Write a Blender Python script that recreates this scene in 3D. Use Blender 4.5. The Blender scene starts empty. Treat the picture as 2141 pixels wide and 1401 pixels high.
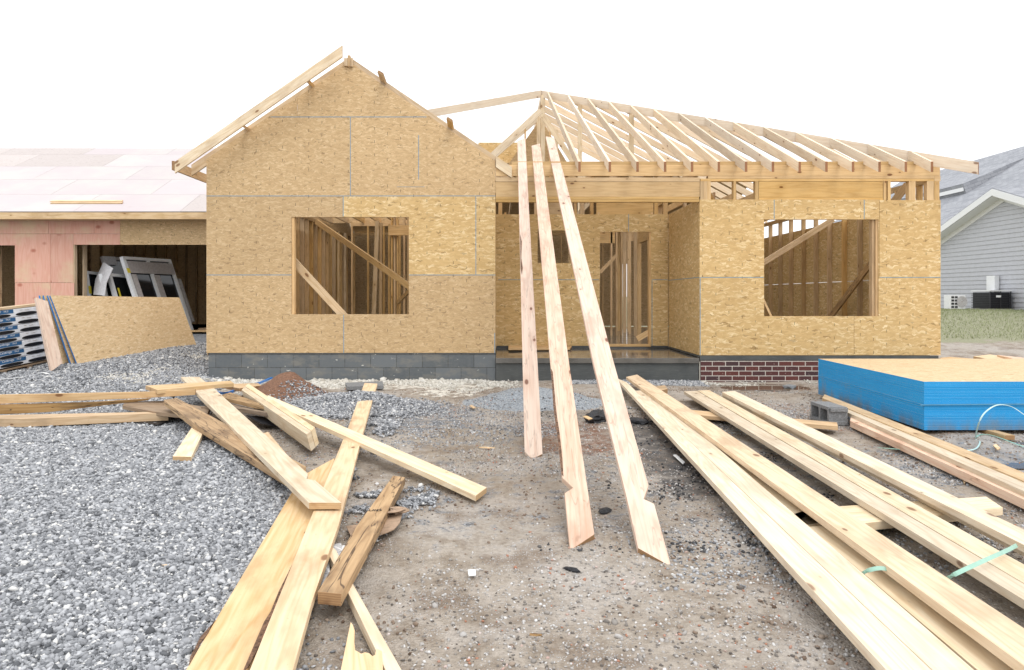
import bpy, bmesh, math, random
import numpy as np
from mathutils import Vector, Matrix
random.seed(7); RNG = np.random.default_rng(7)
S = bpy.context.scene
# ------------------------------------------------------------------ camera
F, U0, V0, EYE = 1427.0, 1045.0, 620.0, 1.30        # focal length and principal point, in photo pixels
cam = bpy.data.cameras.new("camera"); cam_o = bpy.data.objects.new("camera", cam); S.collection.objects.link(cam_o)
cam.sensor_fit = 'HORIZONTAL'; cam.sensor_width = 36.0; cam.lens = F/2141*36
cam.shift_x = (1070.5-U0)/2141; cam.shift_y = -(700.5-V0)/2141
cam.clip_start = 0.05; cam.clip_end = 3000
cam_o.location = (0, 0, EYE); cam_o.rotation_euler = (math.radians(90), 0, 0)
S.camera = cam_o
S.view_settings.view_transform = 'Standard'; S.view_settings.look = 'None'
S.view_settings.exposure = 0.72; S.view_settings.gamma = 1.0
S.cycles.diffuse_bounces = 2; S.cycles.max_bounces = 6
# ------------------------------------------------------------------ world: bright overcast
SUN_EL, SUN_AZ = math.radians(58), math.radians(155)   # azimuth clockwise from +Y
w = bpy.data.worlds.new("World"); S.world = w; w.use_nodes = True
nt = w.node_tree; bg = nt.nodes['Background']
sky = nt.nodes.new('ShaderNodeTexSky'); sky.sky_type = 'NISHITA'; sky.sun_disc = False
sky.sun_elevation = SUN_EL; sky.sun_rotation = SUN_AZ; sky.air_density = 1.0; sky.dust_density = 3.0
mx = nt.nodes.new('ShaderNodeMix'); mx.data_type = 'RGBA'; mx.inputs[0].default_value = 0.93
nt.links.new(sky.outputs[0], mx.inputs[6]); mx.inputs[7].default_value = (9.3, 9.42, 9.6, 1)
nt.links.new(mx.outputs[2], bg.inputs[0]); bg.inputs[1].default_value = 0.10
sun = bpy.data.lights.new("sun", 'SUN'); sun.energy = .7; sun.angle = math.radians(28); sun.color = (1, .965, .91)
sun_o = bpy.data.objects.new("sun", sun); S.collection.objects.link(sun_o)
sd = Vector((math.sin(SUN_AZ)*math.cos(SUN_EL), math.cos(SUN_AZ)*math.cos(SUN_EL), math.sin(SUN_EL)))
sun_o.rotation_euler = (-sd).to_track_quat('-Z', 'Y').to_euler(); sun_o.location = (4, -4, 12)

# ------------------------------------------------------------------ helpers
C0 = Vector((0, 0, EYE))
def ray(u, v): return Vector(((u-U0)/F, 1, (V0-v)/F))
def atz(u, v, z): return C0 + ray(u, v)*((z-EYE)*F/(V0-v))
def aty(u, v, y): return C0 + ray(u, v)*y
def tag(o, label=None, cat=None, group=None, kind=None):
    if label: o['label'] = label
    if cat: o['category'] = cat
    if group: o['group'] = group
    if kind: o['kind'] = kind
    return o
def empty(name, loc, label, cat, group=None):
    o = bpy.data.objects.new(name, None); S.collection.objects.link(o); o.location = loc
    o.empty_display_size = .2
    return tag(o, label, cat, group)
def link(name, me, mats, parent=None, origin=None):
    o = bpy.data.objects.new(name, me); S.collection.objects.link(o)
    for m in (mats if isinstance(mats, (list, tuple)) else [mats]): me.materials.append(m)
    n = len(me.vertices)
    if parent is None:
        if origin is None:
            co = np.empty(n*3, dtype=np.float32); me.vertices.foreach_get('co', co); co = co.reshape(-1, 3)
            a, b = co.min(0), co.max(0); origin = Vector((float(a[0]+b[0])/2, float(a[1]+b[1])/2, float(a[2])))
        me.transform(Matrix.Translation(-Vector(origin))); o.location = origin
    else:
        o.parent = parent
        off = Vector((0, 0, 0)); p = parent
        while p: off += Vector(p.location); p = p.parent
        me.transform(Matrix.Translation(-off))
    return o
def bm_obj(name, bm, mats, parent=None, smooth=False):
    me = bpy.data.meshes.new(name)
    bmesh.ops.recalc_face_normals(bm, faces=bm.faces[:])
    bm.to_mesh(me); bm.free()
    if smooth: me.shade_smooth()
    return link(name, me, mats, parent)
def prism(pts, n, thick, A, d, h, bev=0.0, drop=None):
    """polygon pts extruded by -n*thick; UVs in metres; ends get material 1"""
    bm = bmesh.new()
    off = drop if drop is not None else -n*thick
    top = [bm.verts.new(p) for p in pts]; bot = [bm.verts.new(p+off) for p in pts]
    bm.faces.new(top); bm.faces.new(bot[::-1])
    k = len(pts)
    for i in range(k): bm.faces.new((top[i], bot[i], bot[(i+1) % k], top[(i+1) % k]))
    bmesh.ops.recalc_face_normals(bm, faces=bm.faces[:])
    if bev: bmesh.ops.bevel(bm, geom=bm.edges[:], offset=bev, segments=2, affect='EDGES', profile=.5)
    set_uv(bm, A, d, h, n)
    return bm
def set_uv(bm, A, d, h, n):
    uvl = bm.loops.layers.uv.verify()
    for f in bm.faces:
        nn = f.normal
        for l in f.loops:
            r = l.vert.co - A
            if abs(nn.dot(d)) > .6: l[uvl].uv = (r.dot(h), r.dot(n)); f.material_index = 1
            elif abs(nn.dot(n)) > .6: l[uvl].uv = (r.dot(d), r.dot(h))
            else: l[uvl].uv = (r.dot(d), r.dot(n)+.43)
def beam(name, P0, P1, wd, th, mats, parent, up=(0, 0, 1), bev=0.0, label=None, plumb=False):
    """bar between two points: wd along 'up', th sideways. P0,P1 are centre-line points"""
    P0, P1 = Vector(P0), Vector(P1); d = (P1-P0).normalized(); up = Vector(up)
    s = d.cross(up).normalized(); n = s.cross(d).normalized()
    if plumb:
        vz = Vector((0, 0, 1))*(wd/max(.2, n.z)/2)
        pts = [P0+vz+s*th/2, P1+vz+s*th/2, P1-vz+s*th/2, P0-vz+s*th/2]
    else:
        pts = [P0+n*wd/2+s*th/2, P1+n*wd/2+s*th/2, P1-n*wd/2+s*th/2, P0-n*wd/2+s*th/2]
    bm = prism(pts, s, th, P0, d, n, bev)
    o = bm_obj(name, bm, mats, parent)
    if label: o['label'] = label
    return o
def box(name, x0, x1, y0, y1, z0, z1, mats, parent=None, bev=0.0):
    """axis-aligned lumber or slab, UV along the longest axis"""
    dims = [x1-x0, y1-y0, z1-z0]; ax = [Vector((1, 0, 0)), Vector((0, 1, 0)), Vector((0, 0, 1))]
    o = sorted(range(3), key=lambda i: -dims[i]); d, h, n = ax[o[0]], ax[o[1]], ax[o[2]]
    c = Vector((x0, y0, z0))
    pts = [c+n*dims[o[2]], c+n*dims[o[2]]+d*dims[o[0]], c+n*dims[o[2]]+d*dims[o[0]]+h*dims[o[1]], c+n*dims[o[2]]+h*dims[o[1]]]
    bm = prism(pts, n, dims[o[2]], Vector((0, 0, 0)), d, h, bev)
    return bm_obj(name, bm, mats, parent)
def plank(name, outline, far, near, thick, mats, label=None, cat='board', group=None, parent=None, drop=None, bev=.0025, roll=0.0, lift=0.0):
    A = atz(*far) if not isinstance(far, Vector) else far
    B = atz(*near) if not isinstance(near, Vector) else near
    d = (B-A).normalized(); h = d.cross(Vector((0, 0, 1))).normalized(); n = h.cross(d).normalized()
    if n.z < 0: n = -n; h = -h
    if roll: R = Matrix.Rotation(roll, 3, d); n = R @ n; h = R @ h
    A = A+n*lift; B = B+n*lift; pts = []
    for (u, v) in outline:
        r = ray(u, v); t = (A-C0).dot(n)/r.dot(n); pts.append(C0+r*t)
    if len(pts) == 4 and (B-A).length > 1.5 and not drop:      # a slight natural bow
        am = random.uniform(-.011, .011); q = []
        for i in range(4):
            a_, b_ = pts[i], pts[(i+1) % 4]
            k = 12 if (b_-a_).length > 1.2 else 1
            for j in range(k):
                p = a_.lerp(b_, j/k); t = max(0, min(1, (p-A).dot(d)/(B-A).length)); q.append(p+h*am*math.sin(math.pi*t))
        pts = q
    bm = prism(pts, n, thick, A, d, h, bev, Vector(drop) if drop else None)
    o = bm_obj(name, bm, mats, parent)
    return tag(o, label, cat if parent is None else None, group)
def sheet_panel(name, plane, pos, a0, a1, z0, z1, holes, th, mats, parent, clips=()):
    """sheathing panel in the xz or yz plane with holes (a0,a1,z0,z1) and clip half-planes"""
    bm = bmesh.new()
    As = sorted({a0, a1, *[min(max(q, a0), a1) for h in holes for q in h[:2]]})
    Zs = sorted({z0, z1, *[min(max(q, z0), z1) for h in holes for q in h[2:]]})
    P = (lambda a, z: Vector((a, pos, z))) if plane == 'xz' else (lambda a, z: Vector((pos, a, z)))
    g = {}
    def V(a, z):
        if (a, z) not in g: g[(a, z)] = bm.verts.new(P(a, z))
        return g[(a, z)]
    for i in range(len(As)-1):
        for j in range(len(Zs)-1):
            ca, cz = (As[i]+As[i+1])/2, (Zs[j]+Zs[j+1])/2
            if any(h[0] < ca < h[1] and h[2] < cz < h[3] for h in holes): continue
            bm.faces.new((V(As[i], Zs[j]), V(As[i+1], Zs[j]), V(As[i+1], Zs[j+1]), V(As[i], Zs[j+1])))
    for co, no in clips:
        bmesh.ops.bisect_plane(bm, geom=bm.verts[:]+bm.edges[:]+bm.faces[:], plane_co=Vector(co), plane_no=Vector(no), clear_outer=True)
    if not bm.faces: bm.free(); return None
    r = bmesh.ops.extrude_face_region(bm, geom=bm.faces[:])
    dv = Vector((0, th, 0)) if plane == 'xz' else Vector((th, 0, 0))
    for e in r['geom']:
        if isinstance(e, bmesh.types.BMVert): e.co += dv
    bmesh.ops.recalc_face_normals(bm, faces=bm.faces[:])
    uvl = bm.loops.layers.uv.verify()
    for f in bm.faces:
        for l in f.loops:
            c = l.vert.co; l[uvl].uv = ((c.x, c.z) if plane == 'xz' else (c.y, c.z))
    return bm_obj(name, bm, mats, parent)
def grid_mesh(name, P, nu, nv, mats, parent=None, smooth=True, cyc=False):
    """P: (nu*nv,3) array"""
    me = bpy.data.meshes.new(name)
    idx = np.arange(nu*nv).reshape(nu, nv)
    a = idx[:-1, :-1].ravel(); b = idx[1:, :-1].ravel(); c = idx[1:, 1:].ravel(); d = idx[:-1, 1:].ravel()
    q = np.stack([a, b, c, d], 1)
    me.vertices.add(nu*nv); me.vertices.foreach_set('co', P.astype(np.float32).ravel())
    me.loops.add(q.size); me.loops.foreach_set('vertex_index', q.ravel().astype(np.int32))
    me.polygons.add(len(q)); me.polygons.foreach_set('loop_start', (np.arange(len(q))*4).astype(np.int32))
    me.update(calc_edges=True); me.validate()
    if smooth: me.shade_smooth()
    return me
def tri_mesh(name, V, T):
    me = bpy.data.meshes.new(name)
    me.vertices.add(len(V)); me.vertices.foreach_set('co', V.astype(np.float32).ravel())
    me.loops.add(T.size); me.loops.foreach_set('vertex_index', T.ravel().astype(np.int32))
    me.polygons.add(len(T)); me.polygons.foreach_set('loop_start', (np.arange(len(T))*3).astype(np.int32))
    me.update(calc_edges=True)
    return me
def ribbon(name, pts, wd, th, mat, label, cat, up=(0, 0, 1), parent=None, group=None):
    pts = [Vector(p) for p in pts]
    # catmull-rom
    q = []
    for i in range(len(pts)-1):
        p0, p1, p2, p3 = pts[max(i-1, 0)], pts[i], pts[i+1], pts[min(i+2, len(pts)-1)]
        for k in range(8):
            t = k/8
            q.append(.5*((2*p1)+(p2-p0)*t+(2*p0-5*p1+4*p2-p3)*t*t+(-p0+3*p1-3*p2+p3)*t**3))
    q.append(pts[-1]); bm = bmesh.new(); prev = None; up = Vector(up)
    for i, p in enumerate(q):
        d = (q[min(i+1, len(q)-1)]-q[max(i-1, 0)]).normalized(); s = d.cross(up)
        if s.length < .05: s = Vector((1, 0, 0))
        s.normalize(); n = s.cross(d).normalized()
        ring = [bm.verts.new(p+s*wd/2*a+n*th/2*b) for a, b in ((-1, -1), (1, -1), (1, 1), (-1, 1))]
        if prev:
            for k in range(4): bm.faces.new((prev[k], prev[(k+1) % 4], ring[(k+1) % 4], ring[k]))
        else: bm.faces.new(ring)
        prev = ring
    bm.faces.new(prev[::-1])
    o = bm_obj(name, bm, mat, parent, smooth=False)
    return tag(o, label, cat if parent is None else None, group)
# lattice noise -------------------------------------------------------
_lat = RNG.random((64, 64))
def vnoise(x, y):
    xi = np.floor(x).astype(int); yi = np.floor(y).astype(int); fx = x-xi; fy = y-yi
    fx = fx*fx*(3-2*fx); fy = fy*fy*(3-2*fy)
    a = _lat[xi % 64, yi % 64]; b = _lat[(xi+1) % 64, yi % 64]; c = _lat[xi % 64, (yi+1) % 64]; d = _lat[(xi+1) % 64, (yi+1) % 64]
    return (a*(1-fx)+b*fx)*(1-fy)+(c*(1-fx)+d*fx)*fy
def fbm(x, y, o=4):
    s = 0; a = .5
    for i in range(o): s = s+a*(vnoise(x*2**i+i*17.3, y*2**i+i*9.1)-.5); a *= .5
    return s
def sstep(a, b, x):
    t = np.clip((x-a)/(b-a), 0, 1); return t*t*(3-2*t)
def heap(x, y, cx, cy, rx, ry, h):
    r = np.sqrt(((x-cx)/rx)**2+((y-cy)/ry)**2); return h*(1-sstep(0, 1, r))
def gz(x, y):
    x = np.asarray(x, dtype=float); y = np.asarray(y, dtype=float)
    z = .42*sstep(7, 14.5, y)*sstep(-4.0, -6.2, x)
    z = z+.85*sstep(11.3, 22, y)*sstep(6.9, 8.6, x)
    z = np.maximum(z, .85*sstep(22, 27, y)*sstep(-30, -20, -abs(x-0)*0-10))
    near = (sstep(14, 9, y))
    z = z+near*(.035*fbm(x*1.1, y*1.1)+.034*fbm(x*3.3, y*3.3, 4)+.016*fbm(x*12, y*12, 2))
    z = z-heap(x, y, 3.9, 10.0, 2.0, .9, .055)-heap(x, y, 5.1, 6.15, 1.0, .5, .03)-heap(x, y, 4.1, 5.3, .9, .4, .03)
    m = heap(x, y, -2.72, 8.75, .72, .62, .30)+heap(x, y, -1.72, 8.0, 1.15, .8, .17)+heap(x, y, .42, 8.35, 1.05, .8, .19)
    z = z+m*(1+.5*fbm(x*6, y*6, 3))
    z = z+.06*sstep(-1.2, -2.4, x)*sstep(7.5, 5, y)*sstep(1, 2.5, y)
    return z
# ------------------------------------------------------------------ materials
def mat_new(name):
    m = bpy.data.materials.new(name); m.use_nodes = True; t = m.node_tree
    return m, t, t.nodes['Principled BSDF']
class G:
    """tiny node-graph helper"""
    def __init__(s, t): s.t = t
    def put(s, sock, v):
        if v is None: return
        if hasattr(v, 'is_output') or isinstance(v, bpy.types.NodeSocket): s.t.links.new(v, sock)
        else:
            if isinstance(v, (tuple, list)) and len(v) == 3 and sock.type == 'RGBA': v = (*v, 1)
            sock.default_value = v
    def n(s, typ, ins=None, out=0, **props):
        nd = s.t.nodes.new(typ)
        for k, v in props.items(): setattr(nd, k, v)
        for k, v in (ins or {}).items(): s.put(nd.inputs[k], v)
        return nd.outputs[out]
    def math(s, op, a, b=None, c=None, clamp=False):
        nd = s.t.nodes.new('ShaderNodeMath'); nd.operation = op; nd.use_clamp = clamp
        s.put(nd.inputs[0], a); s.put(nd.inputs[1], b)
        if c is not None: s.put(nd.inputs[2], c)
        return nd.outputs[0]
    def mix(s, f, a, b, mode='MIX'):
        nd = s.t.nodes.new('ShaderNodeMix'); nd.data_type = 'RGBA'; nd.blend_type = mode
        s.put(nd.inputs[0], f); s.put(nd.inputs[6], a); s.put(nd.inputs[7], b); return nd.outputs[2]
    def rng(s, v, a, b, c=0.0, d=1.0):
        nd = s.t.nodes.new('ShaderNodeMapRange'); nd.interpolation_type = 'SMOOTHSTEP'
        s.put(nd.inputs[0], v); 
        for i, q in enumerate((a, b, c, d)): s.put(nd.inputs[i+1], q)
        return nd.outputs[0]
    def ramp(s, v, stops):
        nd = s.t.nodes.new('ShaderNodeValToRGB'); s.put(nd.inputs[0], v); e = nd.color_ramp.elements
        while len(e) < len(stops): e.new(.5)
        for i, (p, c) in enumerate(stops): e[i].position = p; e[i].color = (*c, 1)
        return nd.outputs[0]
    def noise(s, vec, scale, detail=3, rough=.55, dist=0.0, out=0):
        return s.n('ShaderNodeTexNoise', {'Vector': vec, 'Scale': scale, 'Detail': detail, 'Roughness': rough, 'Distortion': dist}, out)
    def mapv(s, vec, loc=(0, 0, 0), rot=(0, 0, 0), sc=(1, 1, 1)):
        return s.n('ShaderNodeMapping', {'Vector': vec, 'Location': loc, 'Rotation': rot, 'Scale': sc})
    def bump(s, h, st, dist=.01, nrm=None):
        i = {'Height': h, 'Strength': st, 'Distance': dist}
        if nrm is not None: i['Normal'] = nrm
        return s.n('ShaderNodeBump', i)
def uvrnd(g):
    uv = g.n('ShaderNodeUVMap'); rnd = g.t.nodes.new('ShaderNodeObjectInfo').outputs['Random']
    off = g.n('ShaderNodeCombineXYZ', {0: g.math('MULTIPLY', rnd, 71.3), 1: g.math('MULTIPLY', rnd, 37.7), 2: g.math('MULTIPLY', rnd, 11.0)})
    return g.n('ShaderNodeVectorMath', {0: uv, 1: off}, operation='ADD'), rnd
def wood(name, light, dark, crack=0.0, **kw): return wood_(name, light, dark, crack, **kw)
def wood_(name, light, dark, crack, knot=.7, stain=.3, stain_col=(.16, .10, .06), var=.16, grain=.72):
    m, t, b = mat_new(name); g = G(t); vec, rnd = uvrnd(g)
    gr = g.noise(g.mapv(vec, sc=(1.6, 42, 1)), 1.6, 5, .6, .3)
    cath = g.noise(g.mapv(vec, sc=(.55, 7, 1)), 1.0, 2, .5, .25)
    rings = g.math('MULTIPLY_ADD', g.math('SINE', g.math('MULTIPLY', cath, 60)), .5, .5)
    f = g.math('ADD', g.math('MULTIPLY', g.rng(gr, .3, .7), .5), g.math('MULTIPLY', g.math('POWER', rings, 2.2), .6))
    col = g.mix(g.math('MULTIPLY', f, grain), light, dark)
    # knots
    kv = g.mapv(vec, sc=(3.6, 7.6, 1))
    kn = g.t.nodes.new('ShaderNodeTexVoronoi'); g.put(kn.inputs['Vector'], kv); kn.inputs['Scale'].default_value = 1.0
    kr = g.n('ShaderNodeSeparateColor', {0: kn.outputs['Color']})
    size = g.math('MULTIPLY', g.math('MAXIMUM', g.math('SUBTRACT', kr, .15), 0.0), .23)
    kd = g.math('ADD', kn.outputs['Distance'], g.math('MULTIPLY', g.math('SUBTRACT', g.noise(vec, 30, 2), .5), .03))
    k = g.math('SUBTRACT', 1.0, g.rng(kd, g.math('MULTIPLY', size, .55), g.math('ADD', size, .002)))
    halo = g.math('SUBTRACT', 1.0, g.rng(kd, size, g.math('MULTIPLY', size, 3.0)))
    halo = g.math('MULTIPLY', halo, g.rng(size, 0.0, .03))
    col = g.mix(g.math('MULTIPLY', halo, .45*knot), col, dark)
    col = g.mix(g.math('MULTIPLY', g.math('MULTIPLY', k, g.rng(size, 0.0, .02)), knot), col, (dark[0]*.36, dark[1]*.25, dark[2]*.2))
    if crack:
        cr = g.math('ABSOLUTE', g.math('SUBTRACT', g.noise(g.mapv(vec, sc=(.8, 9, 1)), 1.3, 3, .6, .4), .5))
        col = g.mix(g.math('MULTIPLY', g.rng(cr, .016, .004), crack), col, (.05, .03, .02))
    # blotches and grime
    st = g.noise(g.mapv(vec, sc=(1.1, 2.8, 1)), 1.5, 4, .62)
    col = g.mix(g.math('MULTIPLY', g.rng(st, .47, .68), stain), col, stain_col)
    sp = g.noise(vec, 55, 2, .5)
    col = g.mix(g.math('MULTIPLY', g.rng(sp, .68, .78), .35*stain+.1), col, stain_col)
    vv = g.math('MULTIPLY_ADD', g.math('SUBTRACT', rnd, .5), var*2, 1.0)
    hsv = g.n('ShaderNodeHueSaturation', {'Hue': .5, 'Saturation': g.math('MULTIPLY_ADD', g.math('FRACT', g.math('MULTIPLY', rnd, 7.7)), .3, .85), 'Value': vv, 'Color': col})
    t.links.new(hsv, b.inputs['Base Color'])
    b.inputs['Roughness'].default_value = .62; b.inputs['Specular IOR Level'].default_value = .3
    t.links.new(g.bump(g.math('ADD', gr, g.math('MULTIPLY', k, -.6)), .35, .0025), b.inputs['Normal'])
    return m
def endgrain(name, light, dark):
    m, t, b = mat_new(name); g = G(t); vec, rnd = uvrnd(g)
    dist = g.noise(vec, 9, 2)
    wv = g.n('ShaderNodeTexWave', {'Vector': g.mapv(vec, loc=(.05, .12, 0)), 'Scale': 34, 'Distortion': 2.0, 'Detail': 2}, 0, wave_type='RINGS')
    col = g.mix(g.math('MULTIPLY', wv, .55), light, dark)
    col = g.mix(g.rng(dist, .5, .75), col, dark)
    t.links.new(col, b.inputs['Base Color']); b.inputs['Roughness'].default_value = .8
    return m
def plain(name, col, rough=.6, metal=0.0, nz=.12, scale=20, bump=.1, spec=.4):
    m, t, b = mat_new(name); g = G(t)
    ob = g.n('ShaderNodeTexCoord', out=3)
    n = g.noise(ob, scale, 4, .6)
    c = g.mix(g.rng(n, .3, .7), tuple(q*(1-nz) for q in col), tuple(min(1, q*(1+nz)) for q in col))
    t.links.new(c, b.inputs['Base Color']); b.inputs['Roughness'].default_value = rough; b.inputs['Metallic'].default_value = metal
    b.inputs['Specular IOR Level'].default_value = spec
    if bump: t.links.new(g.bump(n, bump, .005), b.inputs['Normal'])
    return m
def osb(name, dark, mid, light, var=.06, dash=True, big_=1.0):
    m, t, b = mat_new(name); g = G(t)
    uv0 = g.n('ShaderNodeUVMap'); uv, rnd = uvrnd(g)
    warp = g.n('ShaderNodeVectorMath', {0: uv, 1: g.n('ShaderNodeVectorMath', {0: g.noise(uv, 9, 2, out=1), 1: (.5, .5, .5)}, operation='SUBTRACT')}, operation='ADD')
    uvw = g.n('ShaderNodeVectorMath', {0: uv, 1: g.n('ShaderNodeVectorMath', {0: g.noise(uv, 11, 3, out=1), 'Scale': .11}, operation='SCALE')}, operation='ADD')
    val = None; dk = None; lt = None
    for i, (a, sx, sy) in enumerate(((.10, 15, 80), (-.12, 12, 66), (.95, 20, 80), (-1.15, 19, 84), (.40, 16, 72), (1.70, 24, 88), (-.62, 17, 78))):
        mv = g.mapv(uvw, loc=(i*3.1, i*1.7, 0), rot=(0, 0, a), sc=(sx*big_, sy*big_, 1))
        vo = g.t.nodes.new('ShaderNodeTexVoronoi'); vo.voronoi_dimensions = '2D'; g.put(vo.inputs['Vector'], mv); vo.inputs['Scale'].default_value = 1
        sep = g.t.nodes.new('ShaderNodeSeparateColor'); g.put(sep.inputs[0], vo.outputs['Color'])
        v = sep.outputs[0]; on = g.math('GREATER_THAN', sep.outputs[1], .62)
        d = g.math('MULTIPLY', g.math('GREATER_THAN', sep.outputs[2], .968), on); l_ = g.math('MULTIPLY', g.math('LESS_THAN', sep.outputs[2], .06), on)
        if val is None: val, dk, lt = v, d, l_
        else:
            off = g.math('SUBTRACT', 1, on)
            val = g.math('ADD', g.math('MULTIPLY', val, off), g.math('MULTIPLY', v, on))
            dk = g.math('ADD', g.math('MULTIPLY', dk, off), d); lt = g.math('ADD', g.math('MULTIPLY', lt, off), l_)
    fine = g.math('ADD', g.math('MULTIPLY', g.noise(uv, 60, 4, .7), .5), g.math('MULTIPLY', g.noise(g.mapv(uv, sc=(1, 2.2, 1)), 22, 3, .6, 2.5), .5))
    vv = g.math('ADD', g.math('MULTIPLY', val, .55), g.math('MULTIPLY', fine, .45))
    col = g.ramp(vv, [(.10, tuple((a*.45+c*.55) for a, c in zip(dark, mid))), (.40, tuple((a*.2+c*.8) for a, c in zip(dark, mid))), (.62, mid), (.95, light)])
    col = g.mix(g.math('MULTIPLY', lt, .55), col, light)
    col = g.mix(g.math('MULTIPLY', dk, .48), col, tuple(q*.55 for q in dark))
    big = g.noise(uv, .9, 5, .65)
    col = g.mix(g.math('MULTIPLY', g.rng(big, .42, .72), .22), col, tuple(a*.4+c*.5 for a, c in zip(dark, mid)))
    if dash:   # fastener marks every 0.4 m along the studs
        sx = g.n('ShaderNodeSeparateXYZ', {0: uv0}); sz = g.n('ShaderNodeSeparateXYZ', {0: uv0}, 1)
        fx = g.math('ABSOLUTE', g.math('SUBTRACT', g.math('FRACT', g.math('ADD', g.math('DIVIDE', sx, .2032), g.math('MULTIPLY', g.noise(uv0, 3, 1), .10))), .5))
        fz = g.math('ABSOLUTE', g.math('SUBTRACT', g.math('FRACT', g.math('ADD', g.math('DIVIDE', sz, .203), g.math('MULTIPLY', g.math('FLOOR', g.math('DIVIDE', sx, .2032)), .37))), .5))
        dm = g.math('MULTIPLY', g.math('LESS_THAN', fx, .019), g.math('LESS_THAN', fz, .11))
        dm = g.math('MULTIPLY', dm, g.rng(g.noise(uv0, 4.3, 2), .40, .48))
        col = g.mix(g.math('MULTIPLY', dm, .75), col, (.05, .035, .02))
    hsv = g.n('ShaderNodeHueSaturation', {'Hue': .5, 'Saturation': 1.0, 'Value': g.math('MULTIPLY_ADD', g.math('SUBTRACT', rnd, .5), var*2, 1.0), 'Color': col})
    t.links.new(hsv, b.inputs['Base Color']); b.inputs['Roughness'].default_value = .7; b.inputs['Specular IOR Level'].default_value = .25
    t.links.new(g.bump(vv, .3, .003), b.inputs['Normal'])
    return m
M = {}
END = endgrain('end_grain', (.42, .25, .12), (.20, .10, .045)); ENDP = endgrain('end_grain_pale', (.60, .42, .23), (.38, .22, .10))
M['pine'] = [wood('pine_pale', (.82, .70, .52), (.64, .47, .28), knot=.9, stain=.36, stain_col=(.40, .28, .17)), ENDP]
M['fresh'] = [wood('pine_fresh', (.77, .59, .38), (.57, .38, .19), knot=.9, stain=.42, stain_col=(.34, .20, .10)), ENDP]
M['pink'] = [wood('pine_pinkish', (.82, .64, .50), (.66, .41, .28), knot=1.0, stain=.38, stain_col=(.40, .20, .13), grain=.65, crack=.25), END]
M['golden'] = [wood('pine_golden', (.70, .50, .29), (.52, .32, .15), knot=.9, stain=.35), END]
M['old'] = [wood('pine_weathered', (.52, .34, .17), (.30, .17, .075), knot=.8, stain=.55, stain_col=(.10, .06, .035), crack=.8), END]
M['grey'] = [wood('pine_greyed', (.36, .27, .19), (.22, .15, .10), knot=.5, stain=.6, stain_col=(.09, .065, .05)), endgrain('end_grain_dark', (.20, .12, .08), (.09, .05, .03))]
M['stud'] = [wood('stud_wood', (.72, .49, .25), (.54, .33, .14), knot=.7, stain=.25), END]
M['rafter'] = [wood('rafter_wood', (.84, .71, .54), (.72, .54, .36), knot=.9, stain=.12), endgrain('end_grain_red', (.36, .17, .08), (.2, .09, .04))]
M['beamw'] = [wood('beam_wood', (.72, .50, .25), (.56, .35, .15), knot=1.0, stain=.15, grain=.7), END]
M['osb_tan'] = osb('osb_tan', (.33, .20, .09), (.62, .435, .235), (.78, .60, .37))
M['osb_gold'] = osb('osb_gold', (.40, .235, .085), (.67, .465, .215), (.90, .74, .46), var=.02, big_=.64)
M['osb_sheet'] = osb('osb_sheet', (.40, .25, .11), (.70, .52, .31), (.84, .70, .49), dash=False)
M['osb_roof'] = osb('osb_roof', (.49, .43, .40), (.54, .485, .465), (.585, .54, .525), dash=False)
M['seal'] = plain('blue_edge_seal', (.10, .30, .46), .6)
M['blue'] = plain('blue_edge_paint', (.05, .22, .55), .55)
M['steel'] = plain('galvanised', (.45, .46, .48), .35, .9)
M['white'] = plain('white_vinyl', (.80, .81, .82), .35, bump=0, nz=.03)
M['wrap'] = plain('white_wrap', (.78, .80, .84), .35, nz=.10, scale=9, bump=.3)
M['label'] = plain('blue_label', (.03, .12, .27), .4, nz=.08)
M['black'] = plain('black_plastic', (.008, .009, .013), .5, nz=.3)
M['glass'] = plain('dark_glass', (.012, .014, .017), .06, bump=0, spec=.6)
M['screen'] = plain('grey_board', (.46, .43, .42), .7)
M['cardwhite'] = plain('white_cardboard', (.66, .65, .66), .8)
M['card'] = plain('brown_cardboard', (.36, .25, .17), .75, nz=.25)
M['paper'] = plain('paper', (.85, .86, .86), .6, bump=0, nz=.05)
M['yellow'] = plain('yellow_sticker', (.75, .62, .05), .5, bump=0)
M['strap'] = plain('green_strap', (.33, .56, .46), .35, nz=.08, bump=0)
M['strap_pale'] = plain('pale_green_strap', (.48, .66, .63), .35, nz=.08, bump=0)
M['hose'] = plain('blue_hose', (.03, .20, .60), .35, bump=0)
M['asphalt'] = plain('asphalt_scrap', (.025, .026, .03), .55, nz=.5, scale=60, bump=1)
M['stone'] = plain('slate_stone', (.22, .24, .26), .6, nz=.2, bump=.5)
M['trim'] = plain('white_trim', (.82, .83, .84), .5, nz=.02, bump=0)
M['siding'] = plain('grey_siding', (.50, .51, .545), .6, nz=.04, scale=6, bump=.1)
M['teal'] = plain('slate_siding', (.10, .15, .19), .6, nz=.1)
M['metal_dark'] = plain('dark_grille', (.035, .035, .04), .5, nz=.2, bump=0)
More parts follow.
